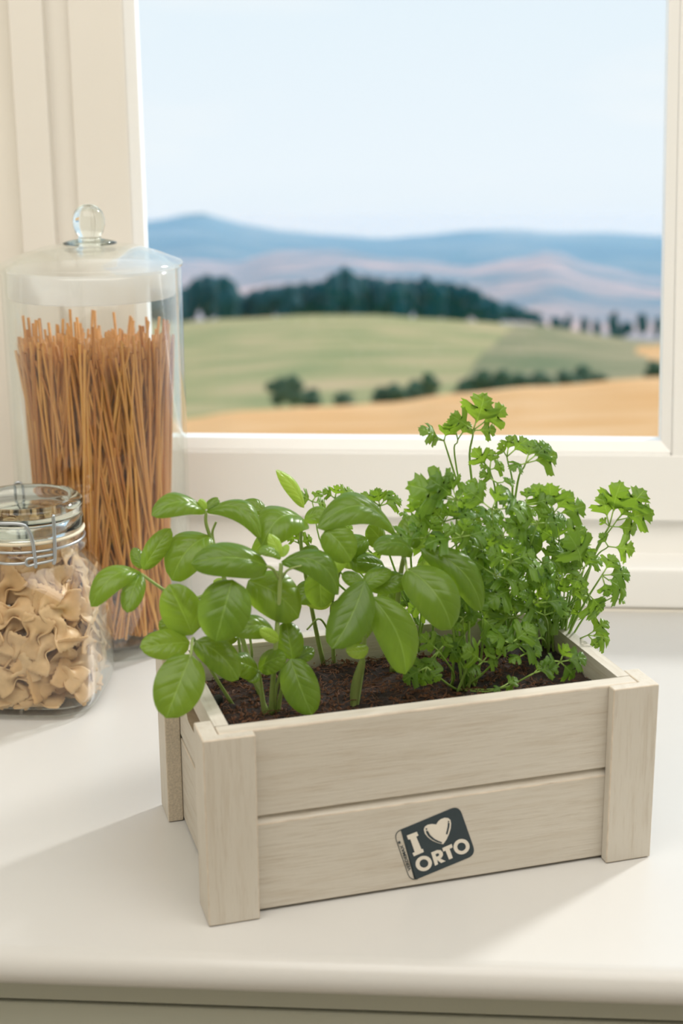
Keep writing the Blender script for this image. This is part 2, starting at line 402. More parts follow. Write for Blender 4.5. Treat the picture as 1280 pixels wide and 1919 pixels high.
# ------------------------------------------------------------------ countertop and cabinet
def counter():
    yf, zb, r = -0.0385, -0.0235, 0.0125
    prof = [(YW + .0, -0.0235)]
    prof = []
    prof.append((YW, 0.0)); prof.append((yf + r, 0.0))
    for i in range(1, 9):
        a = R(122) * i / 8; prof.append((yf + r - r * math.sin(a), -r + r * math.cos(a)))
    for i in range(1, 5):
        a = math.pi / 2 * i / 4; prof.append((yf + .0095 - .003 * math.cos(a), zb + .003 - .003 * math.sin(a)))
    prof.append((YW, zb))
    n = len(prof); vs = [(x, y, z) for x in (XL + .001, XR - .001) for y, z in prof]
    fs = [(i, (i + 1) % n, n + (i + 1) % n, n + i) for i in range(n)] + [tuple(range(n - 1, -1, -1)), tuple(range(n, 2 * n))]
    bm = bmesh.new(); m0 = mesh('t', vs, fs); bm.from_mesh(m0)
    m = bm_mesh('countertop', bm, M['counter'])
    for p in m.polygons: p.use_smooth = abs(p.normal.x) < .5 and p.area < 0.2 * 3
    return tag(obj('countertop', m), 'long cream white countertop with a rounded front edge under the window', 'countertop')
counter()
cab = tag(empty('base_cabinet', (0.3, 0.25, ZF)), 'grey green base cabinet in the shade below the countertop', 'cabinet')
def cbox(name, lo, hi, parent, bev=0.001, mat='cabinet'):
    o = V((0.3, 0.25, ZF)); return box(name, V(lo) - o, V(hi) - o, M[mat], parent, bev)
cbox('body', (XL + .002, 0.0, ZF + .08), (XR - .002, YW - .005, -0.0237), cab)
cbox('top_rail', (XL + .002, -0.018, -0.0425), (XR - .002, -0.0002, -0.0245), cab)
cbox('plinth', (XL + .002, 0.03, ZF + .0005), (XR - .002, YW - .005, ZF + .0795), cab)
for k in range(4):
    x0 = XL + .002 + k * 0.7115; d = cbox('door', (x0 + .001, -0.018, ZF + .085), (x0 + .7095, -0.0004, -0.0445), cab, 0.0015)

# ------------------------------------------------------------------ crate
L_, H_, D_ = 0.30, 0.1241, 0.1727
WP, DP, SS, BB, TT, SI = 0.0322, 0.0295, 0.0110, 0.0081, 0.0118, 0.0198
crate = tag(empty('wooden_crate', (0, 0, 0), TH), 'whitewashed wooden planter crate with a dark printed label on its front', 'crate')
ZJ = 0.0640
def cpart(name, lo, hi, ax, bev=0.0009):
    return box(name, lo, hi, [M['wood_' + 'xyz'[ax]], M['edge']], crate, bev, 2, 1)
def corner_post(fx, fy):
    # L-shaped post wrapped round the corner, flush on top; fx, fy mirror it to each corner
    pr = [(0, 0), (WP, 0), (WP, BB - .0002), (SS - .0002, BB - .0002), (SS - .0002, DP), (0, DP)]
    X = lambda x: x if fx > 0 else L_ - x
    Y = lambda y: y if fy > 0 else D_ - y
    n = 6; vs = [(X(x), Y(y), z) for z in (0.0005, H_) for x, y in pr]
    fs = [(i, (i + 1) % n, n + (i + 1) % n, n + i) for i in range(n)] + [(0, 3, 2, 1), (0, 5, 4, 3), (6, 7, 8, 9), (6, 9, 10, 11)]
    bm = bmesh.new(); m0 = mesh('t', vs, fs); bm.from_mesh(m0)
    bmesh.ops.recalc_face_normals(bm, faces=bm.faces[:])
    diag = [e for e in bm.edges if e.calc_face_angle(0) < .01]
    bmesh.ops.dissolve_edges(bm, edges=diag)
    bmesh.ops.bevel(bm, geom=bm.edges[:], offset=.0008, segments=2, profile=.5, affect='EDGES', material=1)
    m = bm_mesh('corner_post', bm, [M['wood_z'], M['edge'], M['endgrain']])
    for p in m.polygons:                       # the sawn ends of the side leaf are left raw
        if abs(p.normal.y) > .9 and abs(p.center.x - X(SS / 2)) < SS * .5 and abs(p.center.y - Y(DP)) < .0005 and p.area > 1e-5: p.material_index = 2
    return obj('corner_post', m, crate)
for fx in (1, -1):
    for fy in (1, -1): corner_post(fx, fy)
def chamfer_board(name, x0, x1, y0, y1, z0, z1, ch, outward):
    """board along x whose outer upper edge is chamfered; outward = -1 front, 1 back"""
    yo, yi = (y0, y1) if outward < 0 else (y1, y0)
    s = 1 if outward < 0 else -1
    pr = [(yo, z0), (yo, z1 - ch), (yo + s * ch * .8, z1), (yi, z1), (yi, z0)]
    n = 5; vs = [(x, y, z) for x in (x0, x1) for y, z in pr]
    fs = [(i, (i + 1) % n, n + (i + 1) % n, n + i) for i in range(n)] + [tuple(range(n - 1, -1, -1)), tuple(range(n, 2 * n))]
    bm = bmesh.new(); m0 = mesh('t', vs, fs); bm.from_mesh(m0)
    bmesh.ops.recalc_face_normals(bm, faces=bm.faces[:])
    bmesh.ops.bevel(bm, geom=bm.edges[:], offset=0.0006, segments=2, profile=.5, affect='EDGES', material=1)
    return obj(name, bm_mesh(name, bm, [M['wood_x'], M['edge']]), crate)
e_ = .0003
for yo, ow in ((BB, -1), (D_ - BB - TT, 1)):
    chamfer_board('lower_board', SS + e_, L_ - SS - e_, yo, yo + TT, 0.002, ZJ + .0012, .0048, ow)
    chamfer_board('upper_board', SS + e_, L_ - SS - e_, yo, yo + TT, ZJ + .0022, H_ - .0002, .0008, ow)
def slot_board(x0, x1):
    yA, yB, zA, zB = BB + TT + e_, D_ - BB - TT - e_, ZJ + .0022, H_ - .0002
    cy, cz, hl, hh = (yA + yB) / 2 + .002, (0.0985 if x0 < .1 else 0.0955), 0.030, 0.0092
    n = 40; inner, outer = [], []
    for i in range(n):
        a = 2 * math.pi * i / n + math.pi / 4 * 0
        c, s = math.cos(a), math.sin(a)
        inner.append((cy + math.copysign(hl - hh, c) * (1 if abs(c) > .15 else abs(c) / .15) + hh * c, cz + hh * s))
        hy, hz0, hz1 = (yB - yA) / 2, zA - cz, zB - cz
        k = min(hy / max(abs(c), 1e-6), (hz1 / s if s > 1e-6 else 1e9), (hz0 / s if s < -1e-6 else 1e9)); outer.append([cy + k * c, cz + k * s])
    for corner in ((yA, zA), (yB, zA), (yA, zB), (yB, zB)):
        j = min(range(n), key=lambda q: (outer[q][0] - corner[0]) ** 2 + (outer[q][1] - corner[1]) ** 2); outer[j] = list(corner)
    vs = [(x, y, z) for x in (x0, x1) for ring in (inner, outer) for y, z in ring]
    fs, mi = [], []
    for j in range(n):
        k = (j + 1) % n
        fs += [(j, k, n + k, n + j), (2 * n + j, 3 * n + j, 3 * n + k, 2 * n + k), (n + j, n + k, 3 * n + k, 3 * n + j), (j, 2 * n + j, 2 * n + k, k)]; mi += [0, 0, 0, 1]
    m = mesh('upper_board', vs, fs, [M['wood_y'], M['rawwood']])
    m.polygons.foreach_set('material_index', mi)
    return obj('upper_board', m, crate)
for x0 in (SS, L_ - SI):
    x1 = x0 + (SI - SS)
    slot_board(x0, x1)
    cpart('lower_board', (x0, BB + TT + e_, 0.002), (x1, D_ - BB - TT - e_, ZJ - .001), 1)
cpart('bottom_board', (SI + e_, BB + TT + e_, 0.006), (L_ - SI - e_, D_ - BB - TT - e_, 0.014), 0)

# printed label on the lower front board, drawn in the board's own plane
def crop(u, v): return (700 + u / 5.818, 1480 + v / 5.818)
def onboard(u, v, off):
    p = toC(CY(*crop(u, v), BB)); return V((p.x, BB - off, p.z))
def flat(name, pts, off, mat, parent, holes=()):
    bm = bmesh.new(); loops = []
    for ring in (pts,) + tuple(holes):
        vs = [bm.verts.new(onboard(u, v, off)) for u, v in ring]; loops.append([bm.edges.new((vs[i], vs[(i + 1) % len(vs)])) for i in range(len(vs))])
    bmesh.ops.triangle_fill(bm, use_beauty=True, use_dissolve=False, edges=[e for l in loops for e in l])
    ex = bmesh.ops.extrude_face_region(bm, geom=bm.faces[:])
    for g in ex['geom']:
        if isinstance(g, bmesh.types.BMVert): g.co.y += 0.00012
    return obj(name, bm_mesh(name, bm, mat), parent)
def rrect(c, rad, n=7):
    o = []
    for i in range(4):
        p, q, r = V(c[i - 1]), V(c[i]), V(c[(i + 1) % 4]); rr = rad[i]
        a = q + (p - q).normalized() * rr; b = q + (r - q).normalized() * rr
        for j in range(n + 1):
            t = j / n; o.append(tuple(a * (1 - t) ** 2 + q * 2 * t * (1 - t) + b * t * t))
    return o
def ring(cx, cy, rx, ry, n=28, ang=0): return [(cx + rx * math.cos(t) * math.cos(ang) - ry * math.sin(t) * math.sin(ang), cy + rx * math.cos(t) * math.sin(ang) + ry * math.sin(t) * math.cos(ang)) for t in [2 * math.pi * i / n for i in range(n)]]
lab = flat('label_print', [(298, 432)] + rrect([(298, 432), (930, 168), (1118, 705), (466, 975)], [1, 100, 100, 1])[8:24] + [(466, 975)], 0.0003, M['ink'], crate)
tag(lab, 'dark slate printed label with heart and lettering')
edge_o = rrect([(298, 432), (466, 977), (400, 1003), (214, 462)], [1, 1, 95, 95])
edge_i = rrect([(297, 440), (462, 970), (404, 994), (223, 466)], [1, 1, 88, 88])
flat('strip_outline', edge_o, 0.0003, M['ink'], lab, (edge_i,))
lo = 0.0005
flat('letter', [(360, 497), (470, 455), (487, 495), (463, 508), (520, 645), (535, 640), (546, 675), (437, 722), (422, 688), (447, 676), (398, 535), (375, 540)], lo, M['stencil'], lab)
heart = [(683, 375), (700, 345), (730, 318), (770, 303), (810, 305), (835, 325), (843, 365), (838, 420), (820, 480), (795, 535), (757, 590), (700, 578), (640, 552), (590, 515), (558, 475), (546, 432), (556, 400), (590, 378), (635, 370)]
flat('heart', heart, lo, M['stencil'], lab)
flat('heart_shading', [(570, 440), (590, 445), (615, 490), (660, 530), (705, 553), (745, 568), (738, 580), (690, 566), (635, 537), (592, 500), (572, 465)], lo + .0002, M['ink'], lab)
flat('heart_shading', [(808, 352), (826, 360), (823, 400), (812, 445), (803, 482), (786, 478), (798, 430), (806, 390)], lo + .0002, M['ink'], lab)
flat('heart_shading', ring(573, 423, 9, 9, 10), lo + .0002, M['ink'], lab); flat('heart_shading', ring(815, 342, 8, 8, 10), lo + .0002, M['ink'], lab)
flat('letter', ring(545, 800, 90, 82, 32, R(-20)), lo, M['stencil'], lab, (ring(547, 800, 48, 46, 24),))
flat('letter', ring(957, 617, 88, 83, 32, R(-20)), lo, M['stencil'], lab, (ring(957, 618, 47, 46, 24),))
flat('letter', [(625, 682), (690, 655), (730, 655), (752, 680), (755, 710), (738, 738), (722, 745), (784, 775), (733, 795), (690, 760), (700, 808), (668, 825)], lo, M['stencil'], lab, ([(672, 700), (698, 688), (712, 694), (713, 712), (700, 722), (682, 728)],))
flat('letter', [(748, 632), (850, 588), (860, 625), (826, 640), (862, 740), (820, 757), (782, 660), (757, 670)], lo, M['stencil'], lab)
def lettering():
    cu = bpy.data.curves.new('strip_lettering', 'FONT'); cu.body = 'VERDEMAX'; cu.size = 1.0; cu.offset = 0.022
    o = bpy.data.objects.new('tmp', cu); COL.objects.link(o)
    dg = bpy.context.evaluated_depsgraph_get(); me = bpy.data.meshes.new_from_object(o.evaluated_get(dg))
    bpy.data.objects.remove(o)
    xs_ = [v.co.x for v in me.vertices]; x0, x1 = min(xs_), max(xs_)
    ys_ = [v.co.y for v in me.vertices]; y0, y1 = min(ys_), max(ys_)
    A, B = V((411, 872)), V((318, 596)); up = V((-34, 12))   # from bottom to top of the strip
    A2 = V((411, 872))
    for v in me.vertices:
        s = (v.co.x - x0) / (x1 - x0); h = (v.co.y - y0) / (y1 - y0)
        # read from the foot of the strip upward, letters' tops towards the outer edge
        q = A2 + (B - A2) * s + up * h; v.co = onboard(q.x, q.y, 0.0004)
    me.materials.clear(); me.materials.append(M['ink'])
    obj('strip_lettering', me, lab)
    flat('registered_mark', ring(280, 573, 15, 15, 16), 0.0004, M['ink'], lab, (ring(280, 573, 11, 11, 14),))
    flat('registered_mark', [(273, 566), (284, 564), (289, 570), (282, 574), (290, 580), (284, 582), (276, 577), (275, 583), (271, 581)], 0.0004, M['ink'], lab)
lettering()

# ------------------------------------------------------------------ soil
ZS = 0.104
def soil():
    nx, ny = 120, 64; x0, x1, y0, y1 = SI + .001, 0.2785, BB + TT + .001, D_ - BB - TT - .001
    vs, fs = [], []
    for j in range(ny + 1):
        for i in range(nx + 1):
            x = x0 + (x1 - x0) * i / nx; y = y0 + (y1 - y0) * j / ny
            h = ZS + .004 * noise.noise(V((x * 22, y * 22, 1))) + .0028 * noise.noise(V((x * 90, y * 90, 3))) + .002 * noise.noise(V((x * 260, y * 260, 5)))
            ed = min(x - x0, x1 - x, y - y0, y1 - y); h -= .007 * max(0, 1 - ed / .012) ** 2 * (1 if x < .25 else .2); h += .006 * max(0, (x - .245) / .034)
            q = x
            if i == nx: q += .002 * noise.noise(V((y * 120, 7, 2)))
            vs.append((q, y, h))
    W = nx + 1
    for j in range(ny):
        for i in range(nx): fs.append((j * W + i, j * W + i + 1, (j + 1) * W + i + 1, (j + 1) * W + i))
    # side skirt down to the crate bottom
    rim = [i for i in range(W)] + [j * W + nx for j in range(1, ny + 1)] + [ny * W + i for i in range(nx - 1, -1, -1)] + [j * W for j in range(ny - 1, 0, -1)]
    b0 = len(vs)
    for k in rim: vs.append((vs[k][0], vs[k][1], 0.016))
    n = len(rim)
    for k in range(n): fs.append((rim[k], rim[(k + 1) % n], b0 + (k + 1) % n, b0 + k)[::-1])
    fs.append(tuple(b0 + k for k in range(n))[::-1])
    o = obj('potting_soil', mesh('potting_soil', vs, fs, M['soil'], True)); o.rotation_euler = (0, 0, TH)
    tag(o, 'dark brown coconut fibre potting soil filling the wooden crate', 'soil', kind='stuff')
    vs, fs = [], []
    for k in range(1500):
        x = rnd.uniform(x0 + .004, x1 - .002); y = rnd.uniform(y0 + .004, y1 - .004)
        h = ZS + .004 * noise.noise(V((x * 22, y * 22, 1))) + .0028 * noise.noise(V((x * 90, y * 90, 3)))
        a = rnd.uniform(0, 6.28); l = rnd.uniform(.003, .010)
        d = V((math.cos(a), math.sin(a), rnd.uniform(-.25, .35))) * l
        p = V((x, y, h + .0008)); b = V((rnd.uniform(-1, 1), rnd.uniform(-1, 1), rnd.uniform(0, 1))) * l * .25
        tube_geo([p, p + d * .5 + b, p + d], rnd.uniform(.00014, .00034), 3, vs, fs)
    for k in range(1100):                        # crumbs
        x = rnd.uniform(x0 + .003, x1 - .002); y = rnd.uniform(y0 + .003, y1 - .003); r = rnd.uniform(.0006, .0019)
        h = ZS + .004 * noise.noise(V((x * 22, y * 22, 1))) + .0028 * noise.noise(V((x * 90, y * 90, 3)))
        b = len(vs); vs += [V((x + r * dx * rnd.uniform(.6, 1.2), y + r * dy * rnd.uniform(.6, 1.2), h + r * dz)) for dx, dy, dz in ((1, 0, .3), (-1, 0, .2), (0, 1, .3), (0, -1, .2), (0, 0, 1.3), (0, 0, -1))]
        fs += [(b + i, b + j, b + k_) for i, j, k_ in ((0, 2, 4), (2, 1, 4), (1, 3, 4), (3, 0, 4), (2, 0, 5), (1, 2, 5), (3, 1, 5), (0, 3, 5))]
    f = obj('coir_fibre', mesh('coir_fibre', vs, fs, M['fibre']), o); f['kind'] = 'stuff'
soil()

# dark plastic strip of a nursery pot showing at the corner of the soil
def strip():
    p = toC(WZ(409, 1322, ZS)); vs = []
    for off in (0, .0007):
        for i in range(6):
            t = -1 + 2 * i / 5
            for h in (-.006, .004, .0075 - .0022 * t * t): vs.append(V((p.x + .0035 * t, p.y + off + .0012 * t * t, ZS + h)))
    fs = []
    for i in range(5):
        for j in range(2):
            a = i * 3 + j; fs += [(a, a + 3, a + 4, a + 1), (18 + a, 18 + a + 1, 18 + a + 4, 18 + a + 3)]
        fs += [(i * 3 + 2, i * 3 + 5, 18 + i * 3 + 5, 18 + i * 3 + 2), (i * 3, 18 + i * 3, 18 + i * 3 + 3, i * 3 + 3)]
    for i in (0, 5):
        for j in range(2): a = i * 3 + j; fs.append((a, a + 1, 18 + a + 1, 18 + a))
    o = obj('plastic_strip', mesh('plastic_strip', vs, fs, M['plastic'], True)); o.rotation_euler = (0, 0, TH)
    tag(o, 'small dark translucent plastic strip sticking up from the soil in the crate corner', 'plastic strip')
strip()

# ------------------------------------------------------------------ leaves
VIEW = -CF
def leaf_geo(P0, P1, width, k=0.35, arch=0.06, bend=0.0, cup=0.10, curl=0.0, roll=0.0, shape=0, nu=16, nv=12, rip=0.02, seed=0.0, neg=False):
    a = P1 - P0; L = a.length; a = a / L
    v = (CAM - (P0 + P1) * .5).normalized()
    n0 = (v * (1 - k) + V((0, 0, 1)) * k).normalized()
    side = a.cross(n0).normalized()
    if roll: side = Matrix.Rotation(roll, 3, a) @ side
    n = side.cross(a).normalized()
    if n.dot(V((0, 0, 1))) < 0 and abs(k) > .01 and not neg and n.dot(v) < 0: side = -side; n = -n
    up = CU - a * a.dot(CU)
    bv = up.normalized() if up.length > .45 else (CR - a * a.dot(CR)).normalized()
    vis = max(.55, math.sqrt(max(0, 1 - side.dot(v) ** 2)))
    W = width / vis
    vs, uv, fs = [], [], []
    for i in range(nu + 1):
        t = i / nu
        if shape == 0:   wf = (t ** .62) * ((1 - t) ** .60) * 2.33          # ovate
        elif shape == 1: wf = (t ** .50) * ((1 - t) ** .56) * 2.09           # rounder
        else:            wf = (t ** .75) * ((1 - t) ** .80) * 2.93           # lance
        wf = min(wf, 1.03)
        par = 4 * t * (1 - t)
        c = P0 + a * (L * t) + n * (arch * L * par) + bv * (bend * L * par) - n * (curl * L * t ** 3)
        for j in range(nv + 1):
            s = -1 + 2 * j / nv; hw = W * .5 * wf
            as_ = abs(s)
            z = -cup * W * wf * as_ ** 2 + .05 * W * math.sin(math.pi * min(1, as_)) * wf + rip * W * as_ * math.sin(9 * t + 2.3 * s + seed) * wf
            z += .012 * W * math.sin(21 * t - 6 * as_ + seed * 1.7) * as_ * (1 - as_) * 4 * wf
            vs.append(c + side * (s * hw * (1 - .12 * cup * 4 * as_)) + n * z); uv.append((t, (s + 1) / 2))
    q = nv + 1
    for i in range(nu):
        for j in range(nv): fs.append((i * q + j, i * q + j + 1, (i + 1) * q + j + 1, (i + 1) * q + j))
    return vs, fs, uv
def pxs(p): return (p - CAM).dot(CF) / FPX           # metres per photograph pixel at p
def leaf(parent, org, b, t, wpx, y, dt=-.010, mat='basil', petiole=None, **kw):
    P0, P1 = CY(b[0], b[1], y), CY(t[0], t[1], y + dt)
    vs, fs, uv = leaf_geo(P0, P1, wpx * pxs(P0), seed=rnd.uniform(0, 9), **kw)
    o = obj('leaf', mesh('leaf', [p - org for p in vs], fs, M[mat], True, uv), parent)
    if petiole is not None:
        Q = CY(petiole[0], petiole[1], petiole[2]); mid = (Q + P0) * .5 + V((0, 0, .002))
        tube('petiole', [Q, mid, P0, P0 + (P1 - P0) * .06], lambda s: .0011 - .0003 * s, M['bstem'], o, 6, 4, org)
    return o
def stem(parent, org, pts, r0, r1, name='stem', mat='bstem', n=8):
    P = [p if isinstance(p, V) else CY(*p) for p in pts]
    return tube(name, P, lambda s: r0 + (r1 - r0) * s, M[mat], parent, n, 6, org)
def soilpt(u, v):                                # root point on the soil seen at a pixel
    p = WZ(u, v, ZS - .002); return p
def basil_plant(label, root):
    o = empty('basil_plant', root); tag(o, label, 'plant', 'basil plants in the crate'); return o

# A: sprig hanging over the left end of the crate
ra = CW(.040, .100, ZS - .003); A = basil_plant('basil sprig whose four round leaves hang over the crate end beside the jars', ra)
stem(A, ra, [ra, CY(392, 1250, .090), CY(372, 1212, .072), CY(362, 1196, .062)], .0013, .0010)
leaf(A, ra, (361, 1190), (317, 1095), 80, .062, .012, k=.15, cup=.06, bend=.0, shape=1)
leaf(A, ra, (356, 1203), (262, 1213), 58, .060, -.006, k=.25, cup=.05, shape=1, arch=.03)
leaf(A, ra, (358, 1226), (311, 1346), 94, .050, -.020, k=.12, cup=.04, shape=1, arch=.04, petiole=(362, 1196, .062))
leaf(A, ra, (365, 1201), (447, 1274), 64, .058, -.016, k=.25, cup=.10, shape=1, bend=.10, arch=.05)
leaf(A, ra, (345, 1185), (298, 1165), 46, .085, .004, k=.2)
# B: long branch reaching left
rb = soilpt(486, 1300); B = basil_plant('basil plant with drooping pale leaves reaching towards the spaghetti jar', rb)
stem(B, rb, [rb, CY(452, 1190, .118), CY(425, 1100, .112), CY(405, 1035, .108), CY(387, 985, .105), CY(386, 958, .104)], .0018, .0010)
stem(B, rb, [CY(425, 1100, .112), CY(350, 1125, .105), CY(310, 1107, .098), CY(265, 1076, .092)], .0013, .0010, 'branch')
stem(B, rb, [CY(405, 1035, .108), CY(398, 1000, .107), CY(405, 978, .107)], .0010, .0007, 'branch')
leaf(B, rb, (386, 957), (286, 962), 50, .104, -.014, k=.45, bend=.14, arch=.05, cup=.12, curl=.05)
leaf(B, rb, (386, 958), (489, 1008), 46, .104, -.018, k=.45, bend=.26, arch=.05, cup=.15)
leaf(B, rb, (388, 955), (408, 932), 26, .104, .004, k=.5, cup=.2)
leaf(B, rb, (386, 955), (374, 935), 18, .102, .002, k=.4, cup=.2, mat='basil_young')
leaf(B, rb, (268, 1068), (320, 990), 46, .093, .010, k=.35, bend=.02, cup=.16, roll=.2)
leaf(B, rb, (268, 1066), (250, 1026), 30, .095, .010, k=.3, cup=.16)
leaf(B, rb, (264, 1072), (172, 1130), 54, .092, -.020, k=.40, bend=.16, cup=.12, curl=.10)
leaf(B, rb, (264, 1074), (238, 1148), 46, .090, -.022, k=.3, bend=.05, cup=.18)
leaf(B, rb, (394, 1004), (322, 1088), 80, .106, -.016, k=.25, bend=.12, arch=.08, cup=.10, shape=1)
# C: front left clump
rc = soilpt(508, 1342); C = basil_plant('front basil plant with a tall pale stem and pointed young tip', rc)
stem(C, rc, [rc, CY(512, 1270, .066), CY(519, 1180, .062), CY(527, 1056, .060)], .0019, .0013)
leaf(C, rc, (527, 1052), (636, 1112), 58, .060, -.016, k=.42, bend=.22, arch=.08, cup=.12, curl=.05)
leaf(C, rc, (527, 1044), (504, 1000), 26, .060, .004, k=.05, mat='basil_young', shape=2, roll=.5)
leaf(C, rc, (527, 1046), (484, 1034), 24, .058, -.004, k=.5, bend=.12)
leaf(C, rc, (527, 1044), (540, 1020), 16, .062, .004, k=.2, mat='basil_young')
leaf(C, rc, (503, 1062), (358, 1056), 72, .055, -.006, k=.36, bend=.06, arch=.08, cup=.14, shape=1, petiole=(523, 1085, .061))
leaf(C, rc, (436, 1086), (404, 1202), 104, .050, -.016, k=.15, arch=.07, cup=.10, shape=1)
leaf(C, rc, (465, 1088), (560, 1158), 92, .072, -.012, k=.3, bend=.08, arch=.07, cup=.12, shape=1)
leaf(C, rc, (513, 1180), (437, 1186), 50, .064, -.008, k=.30, bend=.10, cup=.12, shape=1)
leaf(C, rc, (523, 1200), (486, 1180), 26, .056, -.006, k=.15, mat='basil_young', shape=1)
stem(C, rc, [CY(527, 1085, .061), CY(540, 1068, .055), CY(565, 1060, .05)], .0009, .0006, 'petiole')
rc2 = soilpt(497, 1344); C2 = basil_plant('short basil seedling of splayed stems rooted at the front rim', rc2)
stem(C2, rc2, [rc2, CY(490, 1295, .071), CY(485, 1258, .068)], .0018, .0012)
stem(C2, rc2, [rc2 + V((.003, .001, 0)), CY(487, 1300, .074), CY(470, 1268, .072)], .0013, .0009)
leaf(C2, rc2, (484, 1254), (536, 1228), 48, .064, -.008, k=.3, bend=.05, cup=.14, shape=1)
leaf(C2, rc2, (484, 1256), (440, 1238), 52, .066, -.008, k=.3, cup=.14, shape=1)
leaf(C2, rc2, (480, 1258), (466, 1278), 30, .066, -.006, k=.3, shape=1)
rc3 = soilpt(520, 1340); C3 = basil_plant('basil seedling with one broad leaf hanging to the front rim', rc3)
stem(C3, rc3, [rc3, CY(528, 1290, .066), CY(542, 1240, .058)], .0015, .0011)
stem(C3, rc3, [rc3 + V((-.002, 0, 0)), CY(518, 1290, .066), CY(534, 1235, .060)], .0012, .0009)
leaf(C3, rc3, (545, 1234), (585, 1340), 72, .055, -.018, k=.15, bend=-.02, cup=.08, shape=1, arch=.05)
leaf(C3, rc3, (548, 1236), (536, 1164), 58, .058, .012, k=.25, cup=.14, shape=1)
leaf(C3, rc3, (550, 1238), (588, 1215), 34, .064, .008, k=.3)
# D: rear left, tall upright tip
rd_ = soilpt(607, 1248); D = basil_plant('rear basil plant with a narrow upright tip leaf against the window rail', rd_)
stem(D, rd_, [rd_, CY(592, 1180, .138), CY(575, 1090, .128), CY(564, 1020, .118), CY(567, 976, .115)], .0017, .0011)
leaf(D, rd_, (573, 976), (490, 1024), 80, .114, -.022, k=.42, bend=.20, arch=.10, cup=.13, shape=1)
leaf(D, rd_, (502, 962), (452, 942), 30, .122, .006, k=.4, bend=.06)
leaf(D, rd_, (570, 952), (517, 880), 30, .118, .004, k=.0, mat='basil_young', shape=2, bend=.05, roll=.55, cup=.2)
leaf(D, rd_, (570, 975), (618, 962), 34, .116, -.004, k=.4, bend=.08)
leaf(D, rd_, (570, 980), (470, 1045), 40, .125, .0, k=.3, bend=.1)
# E: centre, large glossy leaves
re_ = soilpt(735, 1262); E = basil_plant('central basil plant with the broadest glossy leaves arching beside the parsley', re_)
stem(E, re_, [re_, CY(742, 1180, .105), CY(748, 1100, .090), CY(757, 1045, .078), CY(772, 1028, .074)], .0021, .0013)
leaf(E, re_, (742, 1000), (594, 990), 66, .080, -.012, k=.45, bend=.24, arch=.06, cup=.10, petiole=(757, 1045, .078))
leaf(E, re_, (610, 992), (658, 1052), 68, .068, -.010, k=.2, bend=.06, cup=.10, shape=1)
leaf(E, re_, (774, 1034), (700, 1030), 48, .066, -.012, k=.42, bend=.10, arch=.10, cup=.18, shape=1)
leaf(E, re_, (770, 1030), (764, 966), 52, .078, .016, k=.35, cup=.16, shape=1)
leaf(E, re_, (788, 1028), (903, 1146), 66, .066, -.022, k=.35, bend=.14, arch=.07, cup=.14)
leaf(E, re_, (762, 1066), (846, 1180), 92, .055, -.026, k=.28, bend=.10, arch=.10, cup=.12, shape=1, petiole=(757, 1045, .078))
leaf(E, re_, (775, 1028), (800, 1005), 26, .080, .006, k=.3, mat='basil_young')
# F: centre front with broad flattened stem
rf = soilpt(663, 1330); F = basil_plant('middle basil plant with a thick flattened stem and long hanging leaves', rf)
stem(F, rf, [rf, CY(669, 1282, .066), CY(680, 1232, .060), CY(684, 1170, .056), CY(686, 1098, .054)], .0017, .0014)
def flatstem():
    P = catmull([soilpt(664, 1330), CY(668, 1285, .064), CY(679, 1238, .058)], 6); vs, fs = [], []
    for i, p in enumerate(P):
        t = i / (len(P) - 1); w_ = .0014 + .0022 * math.sin(math.pi * min(1, .15 + t * .75))
        for s, d in ((-1, 0), (0, -.0009), (1, 0), (0, .0009)): vs.append(p + CR * (s * w_) + CF * d - rf)
    for i in range(len(P) - 1):
        for j in range(4): fs.append((i * 4 + j, i * 4 + (j + 1) % 4, i * 4 + 4 + (j + 1) % 4, i * 4 + 4 + j))
    obj('stem_sheath', mesh('stem_sheath', vs, fs, M['bstem'], True), F)
flatstem()
leaf(F, rf, (684, 1088), (622, 1216), 84, .050, -.020, k=.25, bend=-.06, arch=.07, cup=.12)
leaf(F, rf, (696, 1118), (760, 1264), 82, .048, -.020, k=.15, bend=.10, arch=.05, cup=.10, shape=1)
leaf(F, rf, (682, 1098), (733, 1068), 38, .054, .004, k=.35, bend=.05, shape=1)
leaf(F, rf, (690, 1102), (768, 1090), 46, .062, -.004, k=.3, bend=.06)
leaf(F, rf, (691, 1214), (648, 1220), 30, .054, -.006, k=.15, shape=1, mat='basil_young', bend=-.08)
leaf(F, rf, (692, 1130), (654, 1208), 60, .072, -.006, k=.1, shape=1)
leaf(F, rf, (598, 1068), (602, 1140), 62, .072, -.006, k=.12, shape=1)
leaf(F, rf, (684, 1096), (640, 1075), 30, .058, .006, k=.4)
# G: background basil between the two rows
rg = soilpt(626, 1250); G = basil_plant('slender basil plant at the back board seen between nearer leaves', rg)
stem(G, rg, [rg, CY(624, 1205, .142), CY(622, 1130, .128), CY(640, 1060, .118), CY(650, 1040, .115)], .0015, .0010)
stem(G, rg, [CY(624, 1200, .141), CY(600, 1160, .135), CY(575, 1180, .13)], .0009, .0006, 'branch')
leaf(G, rg, (650, 1040), (590, 1070), 48, .114, -.010, k=.35, mat='basil_young')
leaf(G, rg, (650, 1040), (700, 1065), 44, .114, -.010, k=.35)
leaf(G, rg, (648, 1040), (640, 1005), 36, .118, .010, k=.3)
leaf(G, rg, (622, 1130), (560, 1108), 46, .125, -.006, k=.3, mat='basil_young')
leaf(G, rg, (622, 1130), (668, 1160), 44, .120, -.010, k=.25)
leaf(G, rg, (640, 1060), (700, 1040), 34, .118, .004, k=.35, mat='basil_young')
